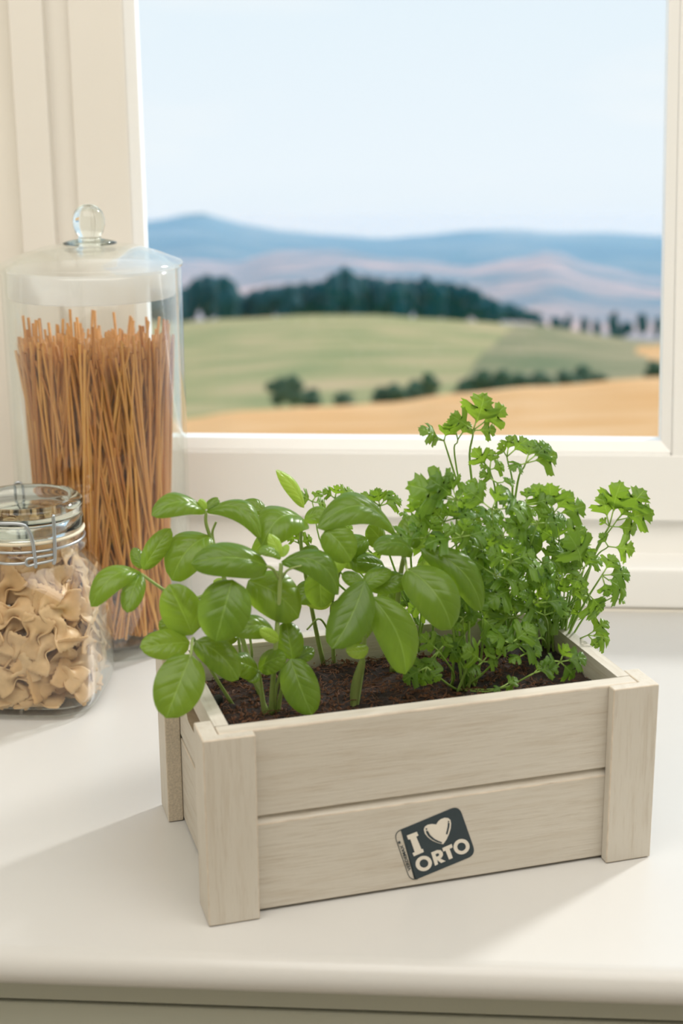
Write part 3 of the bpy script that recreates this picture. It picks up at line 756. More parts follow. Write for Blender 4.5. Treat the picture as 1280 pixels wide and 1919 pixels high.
for (b_, t_, w_, y_, m_) in (((596, 1092), (556, 1128), 50, .105, 'basil'), ((690, 1010), (640, 1030), 44, .112, 'basil'), ((720, 1020), (690, 985), 46, .120, 'basil'), ((720, 1060), (668, 1052), 40, .10, 'basil'),
                             ((660, 1100), (700, 1150), 48, .10, 'basil'), ((740, 1090), (716, 1140), 44, .11, 'basil'), ((780, 1075), (820, 1050), 40, .10, 'basil_young'), ((560, 1050), (598, 1030), 40, .112, 'basil')):
    leaf(G, rg, b_, t_, w_, y_, -.006, mat=m_, k=.3, shape=1, cup=.14)
rh = soilpt(455, 1262); Hh = basil_plant('small basil plant behind the front clump at the crate corner', rh)
for k_, (u, v) in enumerate(((423, 1198), (432, 1190), (447, 1195), (468, 1190))):
    stem(Hh, rh, [rh + V((.002 * k_ - .003, .002 * k_, 0)), CY(u + 4, v + 40, .125), CY(u, v, .122)], .0012, .0008)
leaf(Hh, rh, (447, 1195), (400, 1180), 40, .12, -.006, k=.3)
leaf(Hh, rh, (468, 1190), (500, 1165), 40, .12, -.004, k=.3)
leaf(Hh, rh, (432, 1192), (455, 1150), 40, .125, .004, k=.3)
leaf(Hh, rh, (432, 1105), (392, 1120), 40, .11, -.004, k=.3)
leaf(Hh, rh, (440, 1110), (400, 1088), 30, .11, .004, k=.35, mat='basil_young')
stem(Hh, rh, [rh, CY(445, 1180, .122), CY(436, 1108, .112)], .0012, .0008)

# ------------------------------------------------------------------ parsley
def leaflet_mesh(seed, wide=1.0):
    r = random.Random(seed)
    half = [(.015, 0), (.06, .12), (.20, .24), (.36, .30), (.47, .36), (.44, .43), (.52, .50), (.47, .56), (.48, .65), (.38, .64), (.30, .60), (.15, .47), (.17, .60), (.31, .79), (.24, .82), (.25, .91), (.15, .90), (.09, .96), (.07, 1.03), (0, 1.0)]
    rows = {}
    vs, uv, fs = [], [], []
    def side(sgn):
        idx = []
        for i, (x, y) in enumerate(half):
            x = x * wide * (1 + r.uniform(-.1, .1)); y = y + r.uniform(-.02, .02) * (i not in (0, len(half) - 1))
            ym = min(y * .92 + .0, 1.0) if i < len(half) - 1 else 1.0
            ym = i / (len(half) - 1) * 0.96
            col = []
            for q, f in enumerate((0, .5, 1.0)):
                px_, py_ = x * f, ym + (y - ym) * f
                z = -.22 * (px_ ** 2) * 1.6 + .10 * math.sin(py_ * 3.1) + .045 * math.sin(11 * px_ * sgn + 7 * py_ + seed) * f + (.05 if f == .5 else 0) * (1 if i > 1 else 0) - .10 * py_ ** 2
                vs.append(V((px_ * sgn, py_, z))); uv.append((py_, .5 + .5 * sgn * min(1, px_ / .5))); col.append(len(vs) - 1)
            idx.append(col)
        for i in range(len(idx) - 1):
            for q in range(2):
                f = (idx[i][q], idx[i][q + 1], idx[i + 1][q + 1], idx[i + 1][q])
                fs.append(f if sgn > 0 else f[::-1])
    side(1); side(-1)
    bm = bmesh.new(); m0 = mesh('t', vs, fs, None, False, uv); bm.from_mesh(m0)
    bmesh.ops.remove_doubles(bm, verts=bm.verts[:], dist=1e-4)
    m = bpy.data.meshes.new('leaflet'); bm.to_mesh(m); bm.free(); m.materials.append(M['parsley']); m.polygons.foreach_set('use_smooth', [True] * len(m.polygons))
    return m
LM = [leaflet_mesh(s, wd) for s, wd in ((1, 1.25), (2, 1.35), (3, 1.15), (4, 1.45), (5, 1.3), (6, 1.5))]
def leaflet(parent, org, P0, P1, k, roll=0.0):
    a = P1 - P0; L = a.length; a = a / L; v = (CAM - P0).normalized()
    n0 = (v * (1 - k) + V((0, 0, 1)) * k).normalized()
    s = a.cross(n0).normalized()
    s = Matrix.Rotation(roll, 3, a) @ s
    n = s.cross(a)
    m = Matrix((s, a, n)).transposed().to_4x4() @ Matrix.Diagonal((L, L, L, 1)); m.translation = P0 - org
    o = obj('leaflet', rnd.choice(LM), parent); o.matrix_local = m
    return o
PCLUMP = {}
def parsley_plant(key, label, u, v):
    r = soilpt(u, v); o = empty('parsley_plant', r); tag(o, label, 'plant', 'parsley plants in the crate'); PCLUMP[key] = (o, r)
parsley_plant('front', 'front parsley clump with splayed stalks rooted close to the front board', 868, 1288)
parsley_plant('mid', 'tall middle parsley plant whose highest leaf overlaps the window view', 935, 1215)
parsley_plant('right', 'parsley plant at the crate end with a leaf spreading far over the counter', 1040, 1225)
parsley_plant('back', 'parsley growing behind the basil with leaves peeping above it', 790, 1215)
def pleaf(key, node, tips, y, via=None, dt=0.0, k=.35, r=.0010, jit=.006):
    """a stalk from the clump to node, with leaflets from node towards the tips"""
    o, org = PCLUMP[key]
    Nd = CY(node[0], node[1], y)
    root = org + CW(rnd.uniform(-.009, .009), rnd.uniform(-.008, .008), 0)
    if via: mid = [CY(a, b, (y + toC(root).y) / 2) for a, b in via]
    else:
        mid = [root * .6 + Nd * .4 + V((0, 0, .012)) + (root - Nd) * 0.03 * rnd.uniform(-1, 1)]
    st_ = stem(o, org, [root] + mid + [Nd], r, r * .55, 'stalk', 'pstem', 6)
    vs, fs = [], []
    for t in tips:
        d = rnd.uniform(-jit, jit) + dt
        P1 = CY(t[0], t[1], y + d); P0 = Nd + (P1 - Nd) * rnd.uniform(.20, .36)
        tube_geo([Nd - org, P0 - org + (P1 - P0) * .05], .0005, 5, vs, fs)
        leaflet(st_, org, P0, P1, k + rnd.uniform(-.15, .15), rnd.uniform(-.35, .35))
    if vs: obj('petiole', mesh('petiole', vs, fs, M['pstem'], True), st_)
# hand placed, from the photograph
pleaf('mid', (887, 806), [(909, 738), (947, 762), (931, 806), (846, 778)], .100, [(884, 900)], k=.15, r=.0011)
pleaf('mid', (832, 826), [(786, 802), (842, 792), (800, 820)], .105, [(862, 920)], k=.55)
pleaf('mid', (858, 824), [(848, 780), (880, 790)], .102, [(856, 880)], k=.5, r=.0008)
pleaf('mid', (985, 868), [(1000, 824), (1046, 852), (955, 878), (1030, 832)], .085, [(966, 930)], k=.25)
pleaf('mid', (950, 856), [(936, 832), (956, 816), (988, 822)], .100, [(960, 940)], k=.2)
pleaf('mid', (918, 880), [(888, 842), (922, 842), (900, 872), (946, 872)], .095, [(930, 950)], k=.3)
pleaf('mid', (932, 905), [(900, 885), (965, 900), (945, 930)], .09, None, k=.4)
pleaf('front', (857, 938), [(768, 908), (806, 896), (838, 886), (888, 905), (800, 930)], .075, [(856, 1040)], k=.5)
pleaf('mid', (880, 925), [(880, 900), (910, 905), (860, 950)], .085, None, k=.3)
pleaf('mid', (1034, 966), [(998, 910), (1030, 908), (1070, 922), (1100, 948), (1066, 978)], .070, [(1032, 1060)], k=.3, r=.0012)
pleaf('right', (1142, 986), [(1128, 925), (1162, 905), (1196, 990), (1124, 972)], .080, [(1112, 1045)], k=.2, r=.0012)
pleaf('right', (1156, 975), [(1208, 918), (1226, 960), (1180, 945)], .078, [(1112, 1046)], k=.2, r=.0008)
pleaf('right', (1140, 1024), [(1190, 1030), (1125, 1000)], .075, [(1108, 1058)], k=.3, r=.0008)
pleaf('right', (1094, 1066), [(1068, 1000), (1110, 1034), (1058, 1062), (1076, 1100)], .072, [(1075, 1130)], k=.3)
pleaf('right', (1128, 1078), [(1152, 1040), (1182, 1074), (1176, 1112), (1140, 1118)], .068, [(1090, 1140)], k=.35)
pleaf('right', (1102, 1190), [(1140, 1164), (1122, 1214), (1144, 1196)], .085, [(1070, 1205)], k=.2, r=.0008)
pleaf('right', (1100, 1110), [(1130, 1145), (1080, 1090), (1118, 1160)], .080, None, k=.35)
pleaf('right', (1150, 1118), [(1172, 1130), (1135, 1100)], .07, [(1100, 1150)], k=.4, r=.0008)
pleaf('right', (1050, 1240), [(1062, 1208), (1100, 1232), (1078, 1270), (1022, 1236), (1030, 1262)], .040, [(1030, 1255)], k=.35)
pleaf('front', (1000, 1262), [(1046, 1246), (1022, 1240)], .045, [(940, 1290)], k=.4)
pleaf('right', (985, 1225), [(950, 1190), (1000, 1210), (1012, 1225), (955, 1240)], .050, None, k=.35)
pleaf('front', (958, 1206), [(915, 1190), (940, 1172), (1000, 1172), (1018, 1212), (930, 1225)], .050, [(905, 1262)], k=.45)
pleaf('front', (905, 1240), [(870, 1215), (935, 1240), (880, 1260), (925, 1215)], .055, None, k=.3)
pleaf('front', (822, 1220), [(790, 1190), (845, 1195), (800, 1262), (770, 1270)], .060, [(850, 1262)], k=.2)
pleaf('front', (800, 1250), [(755, 1275), (790, 1285), (825, 1275)], .050, [(836, 1280)], k=.2)
pleaf('front', (945, 1285), [(925, 1295), (970, 1270), (960, 1300)], .045, [(915, 1296)], k=.3, r=.0007)
pleaf('front', (868, 1158), [(838, 1148), (890, 1140), (852, 1180)], .060, None, k=.35)
pleaf('back', (712, 948), [(676, 925), (705, 916), (735, 918), (752, 935), (690, 950)], .130, [(730, 1040)], k=.35)
pleaf('back', (628, 934), [(606, 918), (632, 910), (662, 918)], .140, [(640, 1030)], k=.4, r=.0008)
pleaf('back', (585, 940), [(560, 925), (600, 918), (612, 945)], .140, [(620, 1050)], k=.45, r=.0008)
pleaf('back', (772, 968), [(748, 962), (770, 942), (800, 955)], .115, [(770, 1050)], k=.3)
pleaf('back', (560, 1018), [(538, 1008), (556, 996), (585, 1008)], .138, [(640, 1100)], k=.2)
pleaf('back', (690, 1030), [(668, 1040), (690, 1010), (712, 1048)], .125, None, k=.2)
pleaf('back', (640, 1000), [(615, 985), (660, 985), (650, 1020)], .135, None, k=.3)
# crowded middle, filled in at random inside the mass
fill = [(826, 985), (800, 1005), (865, 1010), (905, 1000), (838, 1030), (880, 1045), (925, 1030), (960, 985), (1000, 1010), (965, 1045), (1010, 1060), (930, 1075), (885, 1090), (970, 1095), (1030, 1030), (1045, 1090), (1000, 1125), (950, 1120), (905, 1130), (1060, 1120), (1020, 1160), (960, 1150), (920, 960), (985, 945), (850, 965), (820, 955), (1070, 1150), (990, 1075), (940, 1000), (1085, 1050), (870, 975), (1010, 980), (1050, 1010)]
for i, (u, v) in enumerate(fill):
    u += rnd.uniform(-8, 8); v += rnd.uniform(-8, 8)
    key = 'front' if u < 890 and i % 2 else ('right' if u > 1010 else 'mid')
    y = rnd.uniform(.06, .115); n = rnd.choice((3, 3, 4)); a0 = rnd.uniform(-.6, .6); l = rnd.uniform(54, 78)
    tips = []
    for q in range(n):
        a = -math.pi / 2 + a0 + (q - (n - 1) / 2) * rnd.uniform(.75, 1.05)
        tips.append((u + l * math.cos(a) * rnd.uniform(.8, 1.1), v + l * math.sin(a) * rnd.uniform(.55, .9) + 10))
    pleaf(key, (u, v), tips, y, None, k=rnd.uniform(.2, .6))
# bare or small stalks in the thick of each clump
for key, tops in (('front', [(835, 1130), (850, 1100), (880, 1120), (905, 1160), (870, 1190), (838, 1200), (900, 1200)]), ('mid', [(905, 1050), (930, 1040), (950, 1060), (915, 1090), (970, 1080), (890, 1070), (940, 1100), (958, 1110)]),
                  ('right', [(1000, 1110), (1015, 1100), (1030, 1090), (1050, 1100), (1065, 1110), (1040, 1130), (1020, 1130)]), ('back', [(775, 1110), (782, 1120), (795, 1100), (805, 1130), (812, 1110)])):
    o, org = PCLUMP[key]
    for (u, v) in tops:
        root = org + CW(rnd.uniform(-.012, .012), rnd.uniform(-.009, .009), 0)
        Nd = CY(u, v, toC(root).y - rnd.uniform(0, .02))
        s_ = stem(o, org, [root, root * .5 + Nd * .5 + V((rnd.uniform(-.002, .002), 0, 0)), Nd], .0010, .0007, 'stalk', 'pstem', 6)
        for q in range(2):
            a = rnd.uniform(0, 6.28); P1 = Nd + (CR * math.cos(a) + CU * math.sin(a)) * .016 + CF * rnd.uniform(-.004, .004)
            leaflet(s_, org, Nd, P1, rnd.uniform(.2, .6), rnd.uniform(-.4, .4))

# ------------------------------------------------------------------ tall spaghetti jar
JX, JY, JR = -0.1735, 0.5085, 0.0800
jar = tag(empty('storage_jar', (JX, JY, 0.0005)), 'tall clear glass jar of spaghetti with knobbed glass lid', 'jar', 'glass pasta jars on the counter')
ri, zt, zb_ = JR - .0035, 0.3470, 0.014
prof = [(JR - .0012, .0150), (JR - .0005, .02), (JR - .0002, .18), (JR, zt - .004), (JR - .0008, zt - .001), (JR - .002, zt), (ri, zt - .001), (ri, .18), (ri - .0003, .0150), (JR - .0012, .0150)]
lathe('glass_body', prof, M['glass'], jar, n=72)
lathe('glass_base', [(0, .0006), (JR - .014, .0006), (JR - .012, 0), (JR - .006, 0), (JR - .0025, .0015), (JR - .001, .0045), (JR - .0022, .0085), (JR - .001, .0125), (JR - .0012, .0146), (ri - .001, .0148), (ri - .006, zb_ + .0002), (0, zb_)], M['baseglass'], jar, n=72)
lid = empty('lid'); lid.parent = jar; lid.location = (0, 0, 0)
zl = zt + .0006
lp = [(0, zl + .0225), (.020, zl + .0215), (.042, zl + .0180), (.062, zl + .0120), (.074, zl + .0070), (JR + .0008, zl + .0045), (JR + .0015, zl + .003), (JR + .0008, zl + .0008), (JR - .002, zl), (.0735, zl), (.066, zl + .0072), (.044, zl + .0142), (.021, zl + .0180), (0, zl + .019)]
lathe('lid_dome', lp, M['glass'], lid, n=72)
lathe('lid_collar', [(.0742, zl - .0002), (.0740, zl - .024), (.0730, zl - .0255), (.0715, zl - .0245), (.0712, zl - .0002)], M['frost'], lid, n=72)
kz = zl + .0215
lathe('knob', [(0, kz + .0335), (.004, kz + .0332), (.0085, kz + .0312), (.0122, kz + .0268), (.0142, kz + .0205), (.0140, kz + .0145), (.0122, kz + .009), (.0098, kz + .0055), (.0105, kz + .0035), (.019, kz + .0018), (.024, kz + .0002), (.022, kz - .0010), (0, kz - .0008)], M['solidglass'], lid, n=48)
# spaghetti: strands leaning against each other, hour-glass bundle
def strand_mesh():
    vs, fs = tube_geo([V((0, 0, 0)), V((0, 0, .25)), V((0, 0, .5)), V((0, 0, .75)), V((0, 0, 1))], 1.0, 6)
    return mesh('spaghetti_strand', vs, fs, M['spaghetti'], True)
SM = strand_mesh(); strands = []
rmax = ri - .0045
g_ = random.Random(11)
tries = 0
while len(strands) < 520 and tries < 9000:
    tries += 1
    q = len(strands)
    outer = q < 300
    a = g_.uniform(0, 2 * math.pi)
    if outer: a = g_.uniform(math.pi * .98, math.pi * 2.02) if g_.random() < .8 else a
    rb0 = (g_.uniform(.72, .93) if outer else math.sqrt(g_.uniform(0, .5))) * rmax * .92
    tw = g_.gauss(0, .45) if g_.random() < .40 else g_.choice((-1, 1)) * g_.uniform(.6, 1.45)
    rt0 = (g_.uniform(.82, .985) if outer else math.sqrt(g_.uniform(0, .70))) * rmax
    b = V((rb0 * math.cos(a), rb0 * math.sin(a), zb_ + .0016))
    t = V((rt0 * math.cos(a + tw), rt0 * math.sin(a + tw), 0)); L = g_.uniform(.262, .276) if g_.random() < .93 else g_.uniform(.276, .292)
    hor = (V((t.x, t.y, 0)) - V((b.x, b.y, 0))).length
    t.z = b.z + math.sqrt(max(.01, L * L - hor * hor))
    strands.append((b, t))
org = V((JX, JY, .0005))
vs, fs = [], []
for i, (b, t) in enumerate(strands):
    d = t - b; q = d.normalized().to_track_quat('Z', 'X')
    if i < 300:
        o = obj('spaghetti_strand', SM); o.location = org + b; o.rotation_euler = q.to_euler(); o.scale = (.00135, .00135, d.length)
        tag(o, 'single wholewheat spaghetti strand standing in the tall glass jar', 'spaghetti', 'spaghetti strands in the tall jar')
    else: tube_geo([b + org, t + org], .00135, 5, vs, fs)
tag(obj('spaghetti_bundle', mesh('spaghetti_bundle', vs, fs, M['spaghetti'], True)), 'bundle of wholewheat spaghetti filling the middle of the tall jar', 'spaghetti', kind='stuff')

# ------------------------------------------------------------------ clip-top jar of bow-tie pasta
BX, BY = -0.2055, 0.3640
jb = tag(empty('clip_jar', (BX, BY, 0.0005)), 'squat clip top glass jar of bow tie pasta with wire bail', 'jar', 'glass pasta jars on the counter')
K = 4.2
outp = [(0, 0, K), (.048, 0, K), (.056, .0012, K), (.0600, .005, K), (.0617, .012, K), (.0620, .04, K), (.0618, .075, K), (.0605, .092, 3.8), (.0570, .106, 3.2), (.0525, .116, 2.6), (.0485, .123, 2.2), (.0462, .1275, 2.0), (.0470, .1300), (.0495, .1318), (.0495, .1348), (.0465, .1370), (.0455, .1400), (.0462, .1440), (.0455, .1450)]
inp = [(.0412, .1450), (.0410, .13, 2.0), (.0440, .121, 2.2), (.049, .113, 2.6), (.0535, .104, 3.2), (.0573, .090, 3.8), (.0587, .074, K), (.0588, .04, K), (.0585, .014, K), (.0565, .0082, K), (.050, .0068, K), (0, .0068, K)]
lathe('glass_body', outp + inp, M['glass'], jb, n=96)
lathe('seal_ring', [(.0420, .1453), (.0480, .1453), (.0486, .1466), (.0480, .1479), (.0420, .1479), (.0420, .1453)], M['rubber'], jb, n=64)
lidb = empty('lid'); lidb.parent = jb
lz = .1482
lathe('lid_disc', [(0, lz + .0150), (.028, lz + .0150), (.034, lz + .0165), (.0365, lz + .0235), (.0400, lz + .0262), (.0440, lz + .0262), (.0475, lz + .0235), (.0482, lz + .0200), (.0472, lz + .0160), (.0468, lz + .0125), (.0478, lz + .0085), (.0482, lz + .0040), (.0474, lz + .0004), (.0430, lz), (.0400, lz + .0020), (.0370, lz + .0090), (.030, lz + .0105), (0, lz + .0105)], M['solidglass'], lidb, n=80)
# wire bail and clasp at the front
def wire(name, pts, r=.0012, parent=jb, k=6): return tube(name, pts, r, M['steel'], parent, 8, k, V((0, 0, 0)))
def ringpts(rad, z, a0, a1, n): return [V((rad * math.cos(a0 + (a1 - a0) * i / n), rad * math.sin(a0 + (a1 - a0) * i / n), z)) for i in range(n + 1)]
FA = R(-83)                                       # the clasp's direction
def pol(rad, da, z): return V((rad * math.cos(FA + da), rad * math.sin(FA + da), z))
wire('neck_wire', ringpts(.0476, .1400, R(-180), R(180), 48), .0012, k=2)
wire('lid_wire', [pol(.0490, .62, lz + .0200), pol(.0494, .625, lz + .0190), pol(.0502, .62, lz + .010), pol(.0512, .60, .140), pol(.0512, .585, .132), pol(.0505, .57, .1285)], .0015)
wire('lid_wire', [pol(.0490, -.62, lz + .0205), pol(.0494, -.625, lz + .0195), pol(.0502, -.62, lz + .010), pol(.0512, -.60, .140), pol(.0512, -.585, .132), pol(.0505, -.57, .1285)], .0015)
wire('clasp_loop', [pol(.0518, -.86, .1345), pol(.0520, -.85, lz + .001), pol(.0515, -.82, lz + .013), pol(.0505, -.74, lz + .0170), pol(.0502, -.3, lz + .0172), pol(.0505, .05, lz + .0170), pol(.0512, .17, lz + .0140), pol(.0522, .245, lz + .003), pol(.0522, .27, .1345), pol(.0520, .27, .128)], .0015)
wire('clasp_lever', [pol(.0508, .60, .1320), pol(.0514, .42, .1316), pol(.0518, .29, .1312), pol(.0530, .17, .1305), pol(.0534, .13, .1330), pol(.0525, .16, .1362), pol(.0516, .30, .1364), pol(.0506, .58, .1366)], .0012)
wire('clasp_lever', [pol(.0530, .13, .1330), pol(.0535, 0, .1328), pol(.0532, -.2, .1328), pol(.0510, -.58, .1332)], .0012)
wire('hinge_wire', [V((-.014, .0460, .1400)), V((-.0145, .0485, .152)), V((-.015, .0475, lz + .0225)), V((-.018, .046, lz + .0262)), V((-.021, .0455, lz + .0225)), V((-.0215, .0455, .152)), V((-.021, .0430, .1400))], .0013)

def farfalle_mesh(seed):
    r = random.Random(seed); nu, nv = 18, 14; vs, fs = [], []
    lx, wy_ = .0175, .0125; tw = r.uniform(-.25, .25)
    for i in range(nu + 1):
        u = -1 + 2 * i / nu
        pinch = 1 - .60 * math.exp(-(u / .34) ** 2)
        for j in range(nv + 1):
            v = -1 + 2 * j / nv
            x = u * lx * (1 - .06 * v * v)
            if abs(u) > .99: x += math.copysign(.0023 if j % 2 else -.0011, u)
            y = v * wy_ * pinch * (1 + .08 * abs(u))
            z = .0058 * math.exp(-(u / .36) ** 2) * math.cos(v * math.pi * 1.5) + .0014 * math.sin(2.2 * v + seed) * abs(u) + .0016 * u * u * math.cos(seed * 2.1) + tw * u * v * .006
            vs.append(V((x, y, z)))
    q = nv + 1
    for i in range(nu):
        for j in range(nv): fs.append((i * q + j, i * q + j + 1, (i + 1) * q + j + 1, (i + 1) * q + j))
    bm = bmesh.new(); m0 = mesh('t', vs, fs); bm.from_mesh(m0)
    bmesh.ops.solidify(bm, geom=bm.faces[:], thickness=.0011)
    return bm_mesh('bow_tie_pasta', bm, M['farfalle'], True)
FM = [farfalle_mesh(s) for s in range(1, 7)]
def se(rad, k, a):
    c, s = math.cos(a), math.sin(a); d = (abs(c) ** k + abs(s) ** k) ** (-1 / k); return V((rad * d * c, rad * d * s, 0))
def inner_r(z):
    pts = [(.0068, .050, K), (.0082, .0565, K), (.014, .0585, K), (.04, .0588, K), (.074, .0587, K), (.090, .0573, 3.8), (.104, .0535, 3.2), (.113, .049, 2.6), (.121, .0440, 2.2), (.13, .0410, 2.0), (.2, .041, 2.0)]
    for a, b in zip(pts, pts[1:]):
        if a[0] <= z <= b[0]:
            t = (z - a[0]) / (b[0] - a[0]); return a[1] + (b[1] - a[1]) * t, a[2] + (b[2] - a[2]) * t
    return pts[0][1], K
g2 = random.Random(5); bo = V((BX, BY, .0005)); nb = 0
def inside(p):
    if p.z < .0078: return False
    rr_, k_ = inner_r(p.z); rr_ -= .0004
    return (abs(p.x) / rr_) ** k_ + (abs(p.y) / rr_) ** k_ < 1
def put(pos, nrm, spin, wall=True):
    global nb
    q = nrm.to_track_quat('Z', 'Y').to_matrix() @ Matrix.Rotation(spin, 3, 'Z')
    ext = [q @ V((x, y, z)) for x in (-.0180, .0180) for y in (-.0105, 0, .0105) for z in (-.001, .001)] + [q @ V((0, 0, z)) for z in (-.004, .004)]
    for it in range(60):
        if all(inside(pos + e) for e in ext): break
        if min((pos + e).z for e in ext) < .0078: pos = pos + V((0, 0, .001))
        pos = V((pos.x * .985, pos.y * .985, pos.z))
    o = obj('bow_tie_pasta', FM[nb % 6]); o.location = bo + pos; o.rotation_euler = q.to_euler(); s = g2.uniform(.92, 1.08); o.scale = (s, s, s)
    tag(o, 'single bow tie pasta piece inside the squat clip top jar', 'pasta', 'bow tie pasta in the clip jar'); nb += 1
for i in range(11):                               # a first layer lying on the glass bottom
    a = 2 * math.pi * (i + g2.uniform(-.2, .2)) / 11
    put(se(.047, 4, a) + V((0, 0, .0125)), V((g2.uniform(-.3, .3) + .35 * math.cos(a), g2.uniform(-.3, .3) + .35 * math.sin(a), 1)).normalized(), g2.uniform(0, 3.14))
z = .024; lay = 0
while z < .132:
    rr, kk = inner_r(z)
    n = max(7, int(2 * math.pi * rr / .0215))
    for i in range(n):
        a = 2 * math.pi * (i + .5 * (lay % 2) + g2.uniform(-.25, .25)) / n
        if math.sin(a) > .75 and g2.random() < .5: continue
        ins = g2.uniform(.0010, .0045)
        rin = min(inner_r(z + .012)[0], inner_r(max(.0075, z - .012))[0], rr)
        P = se(rin - ins - .0015, kk, a) + V((0, 0, z + g2.uniform(-.004, .004)))
        outn = V((math.cos(a), math.sin(a), g2.uniform(-.25, .55)))
        # keep most of them lying along the wall
        outn += V((g2.uniform(-.45, .45), g2.uniform(-.45, .45), g2.uniform(-.2, .3)))
        put(P, outn.normalized(), g2.uniform(0, 3.14), True)
    m_ = 5
    for i in range(m_):
        a = g2.uniform(0, 6.28); P = se(rr * g2.uniform(.2, .58), 2, a) + V((0, 0, z))
        put(P, V((g2.uniform(-1, 1), g2.uniform(-1, 1), g2.uniform(.2, 1))).normalized(), g2.uniform(0, 3.14))
    z += .0165; lay += 1

# ------------------------------------------------------------------ landscape outside
def landmat(name, cols, scale, stretch=(1, 1, 1), rough=0.95):
    t = NT(name); o = t.objco(); f = t.noise(t.mapping(o, stretch), scale, 5, 0.55)
    rp = t.n('ShaderNodeValToRGB'); t.set(rp.inputs[0], f); el = rp.color_ramp.elements
    el[0].position = .32; el[0].color = c4(*cols[0]); el[1].position = .68; el[1].color = c4(*cols[-1])
    for i, c in enumerate(cols[1:-1]): q = el.new(.32 + .36 * (i + 1) / (len(cols) - 1)); q.color = c4(*c)
    return t.done(t.pbr(rp.outputs[0], rough, None, Specular_IOR_Level=0.1))
M['wheat'] = landmat('ripe_wheat_field', [(0.74, 0.36, 0.12), (0.82, 0.44, 0.18), (0.88, 0.52, 0.25)], .12, (1, 2, 1))
M['meadow'] = landmat('green_meadow', [(0.25, 0.28, 0.11), (0.42, 0.36, 0.16), (0.60, 0.42, 0.22)], .06, (1, 1.6, 1))
M['fallow'] = landmat('brown_fallow', [(0.17, 0.20, 0.09), (0.32, 0.27, 0.14), (0.46, 0.35, 0.19)], .06)
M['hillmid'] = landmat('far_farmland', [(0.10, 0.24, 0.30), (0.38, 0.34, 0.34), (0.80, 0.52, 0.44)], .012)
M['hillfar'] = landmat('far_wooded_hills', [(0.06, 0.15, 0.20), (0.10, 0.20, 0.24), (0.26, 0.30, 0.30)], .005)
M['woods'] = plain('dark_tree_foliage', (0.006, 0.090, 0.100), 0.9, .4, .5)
M['hedge'] = plain('hedge_foliage', (0.06, 0.115, 0.055), 0.9, .6, .4)
M['bark'] = plain('tree_bark', (0.10, 0.08, 0.06), 0.9)
def interp(poly, x):
    for (a, b), (c, d) in zip(poly, poly[1:]):
        if a <= x <= c:
            t = (x - a) / (c - a); t = t * t * (3 - 2 * t); return b + (d - b) * t
    return poly[0][1] if x < poly[0][0] else poly[-1][1]
def patch(name, lines, mat, label, nx=90, amp=0.0, sub=8, ul=(-900, -900), ur=(2300, 2300)):
    """lines: list of (depth, polyline in photograph pixels); lofted ground surface from near to far, closed below"""
    vs, fs = [], []; rows = 0
    for li in range(len(lines) - 1):
        (y0, p0), (y1, p1) = lines[li], lines[li + 1]
        for s in range(sub + (1 if li == len(lines) - 2 else 0)):
            t = s / sub; y = y0 * (y1 / y0) ** t
            for i in range(nx + 1):
                u0, u1 = ul[0] + (ul[1] - ul[0]) * t, ur[0] + (ur[1] - ur[0]) * t; u = u0 + (u1 - u0) * i / nx
                a, b = WY(u, interp(p0, u), y0), WY(u, interp(p1, u), y1)
                p = a.lerp(b, (y - y0) / (y1 - y0))
                p.z += amp * y * noise.noise(V((p.x / y * 5, math.log(y) * 4, 3.3))) * (1 if 0 < t < 1 else 0)
                vs.append(p)
            rows += 1
    W = nx + 1
    for r in range(rows - 1):
        for i in range(nx): fs.append((r * W + i, r * W + i + 1, (r + 1) * W + i + 1, (r + 1) * W + i))
    # drop behind the crest, so that the hill has a far side
    b0 = len(vs)
    for i in range(W): p = vs[(rows - 1) * W + i]; vs.append(p + V((0, p.y * .15, -p.y * .10)))
    for i in range(nx): fs.append(((rows - 1) * W + i, (rows - 1) * W + i + 1, b0 + i + 1, b0 + i))
    o = obj(name, mesh(name, vs, fs, M[mat], True)); o['kind'] = 'structure'; o['label'] = label
    return o
wheat_top = [(-900, 840), (250, 796), (340, 786), (450, 770), (600, 762), (720, 755), (860, 737), (1000, 724), (1240, 707), (2300, 640)]
mead_top = [(-900, 640), (340, 604), (430, 597), (600, 590), (700, 590), (800, 597), (900, 603), (960, 608), (1240, 640), (2300, 700)]
fal_top = [(-900, 700), (860, 700), (900, 660), (960, 612), (1080, 618), (1240, 630), (2300, 640)]
mid_top = [(-900, 500), (250, 480), (380, 488), (440, 492), (520, 470), (620, 468), (760, 486), (880, 500), (960, 486), (1030, 470), (1120, 500), (1240, 520), (2300, 540)]
far_top = [(-900, 450), (250, 418), (300, 411), (340, 402), (375, 399), (420, 410), (470, 424), (540, 434), (620, 441), (720, 447), (800, 440), (880, 432), (960, 430), (1040, 437), (1130, 436), (1240, 442), (2300, 430)]
patch('field_wheat', [(38, [(-900, 960), (2300, 940)]), (105, wheat_top)], 'wheat', 'golden wheat field just beyond the window', amp=.004)
patch('field_meadow', [(112, [(-900, 860), (340, 800), (1240, 735), (2300, 660)]), (300, mead_top)], 'meadow', 'pale green rolling meadow behind the wheat', amp=.004)
mead_bot = [(-900, 860), (340, 800), (1240, 735), (2300, 660)]
patch('field_fallow', [(110.5, mead_bot), (296, [(a_, b_ - 1) for a_, b_ in mead_top])], 'fallow', 'brown green slope beside the meadow', amp=.004, ul=(845, 972))
patch('field_stubble', [(150, [(1100, 700), (1400, 690)]), (250, [(1100, 652), (1400, 640)])], 'wheat', 'small pale stubble field at the window edge', ul=(1172, 1196), ur=(1260, 1290))
patch('hill_farmland', [(420, [(-900, 660), (2300, 660)]), (1500, mid_top)], 'hillmid', 'hazy pink farmland slopes behind the woods', amp=.006)
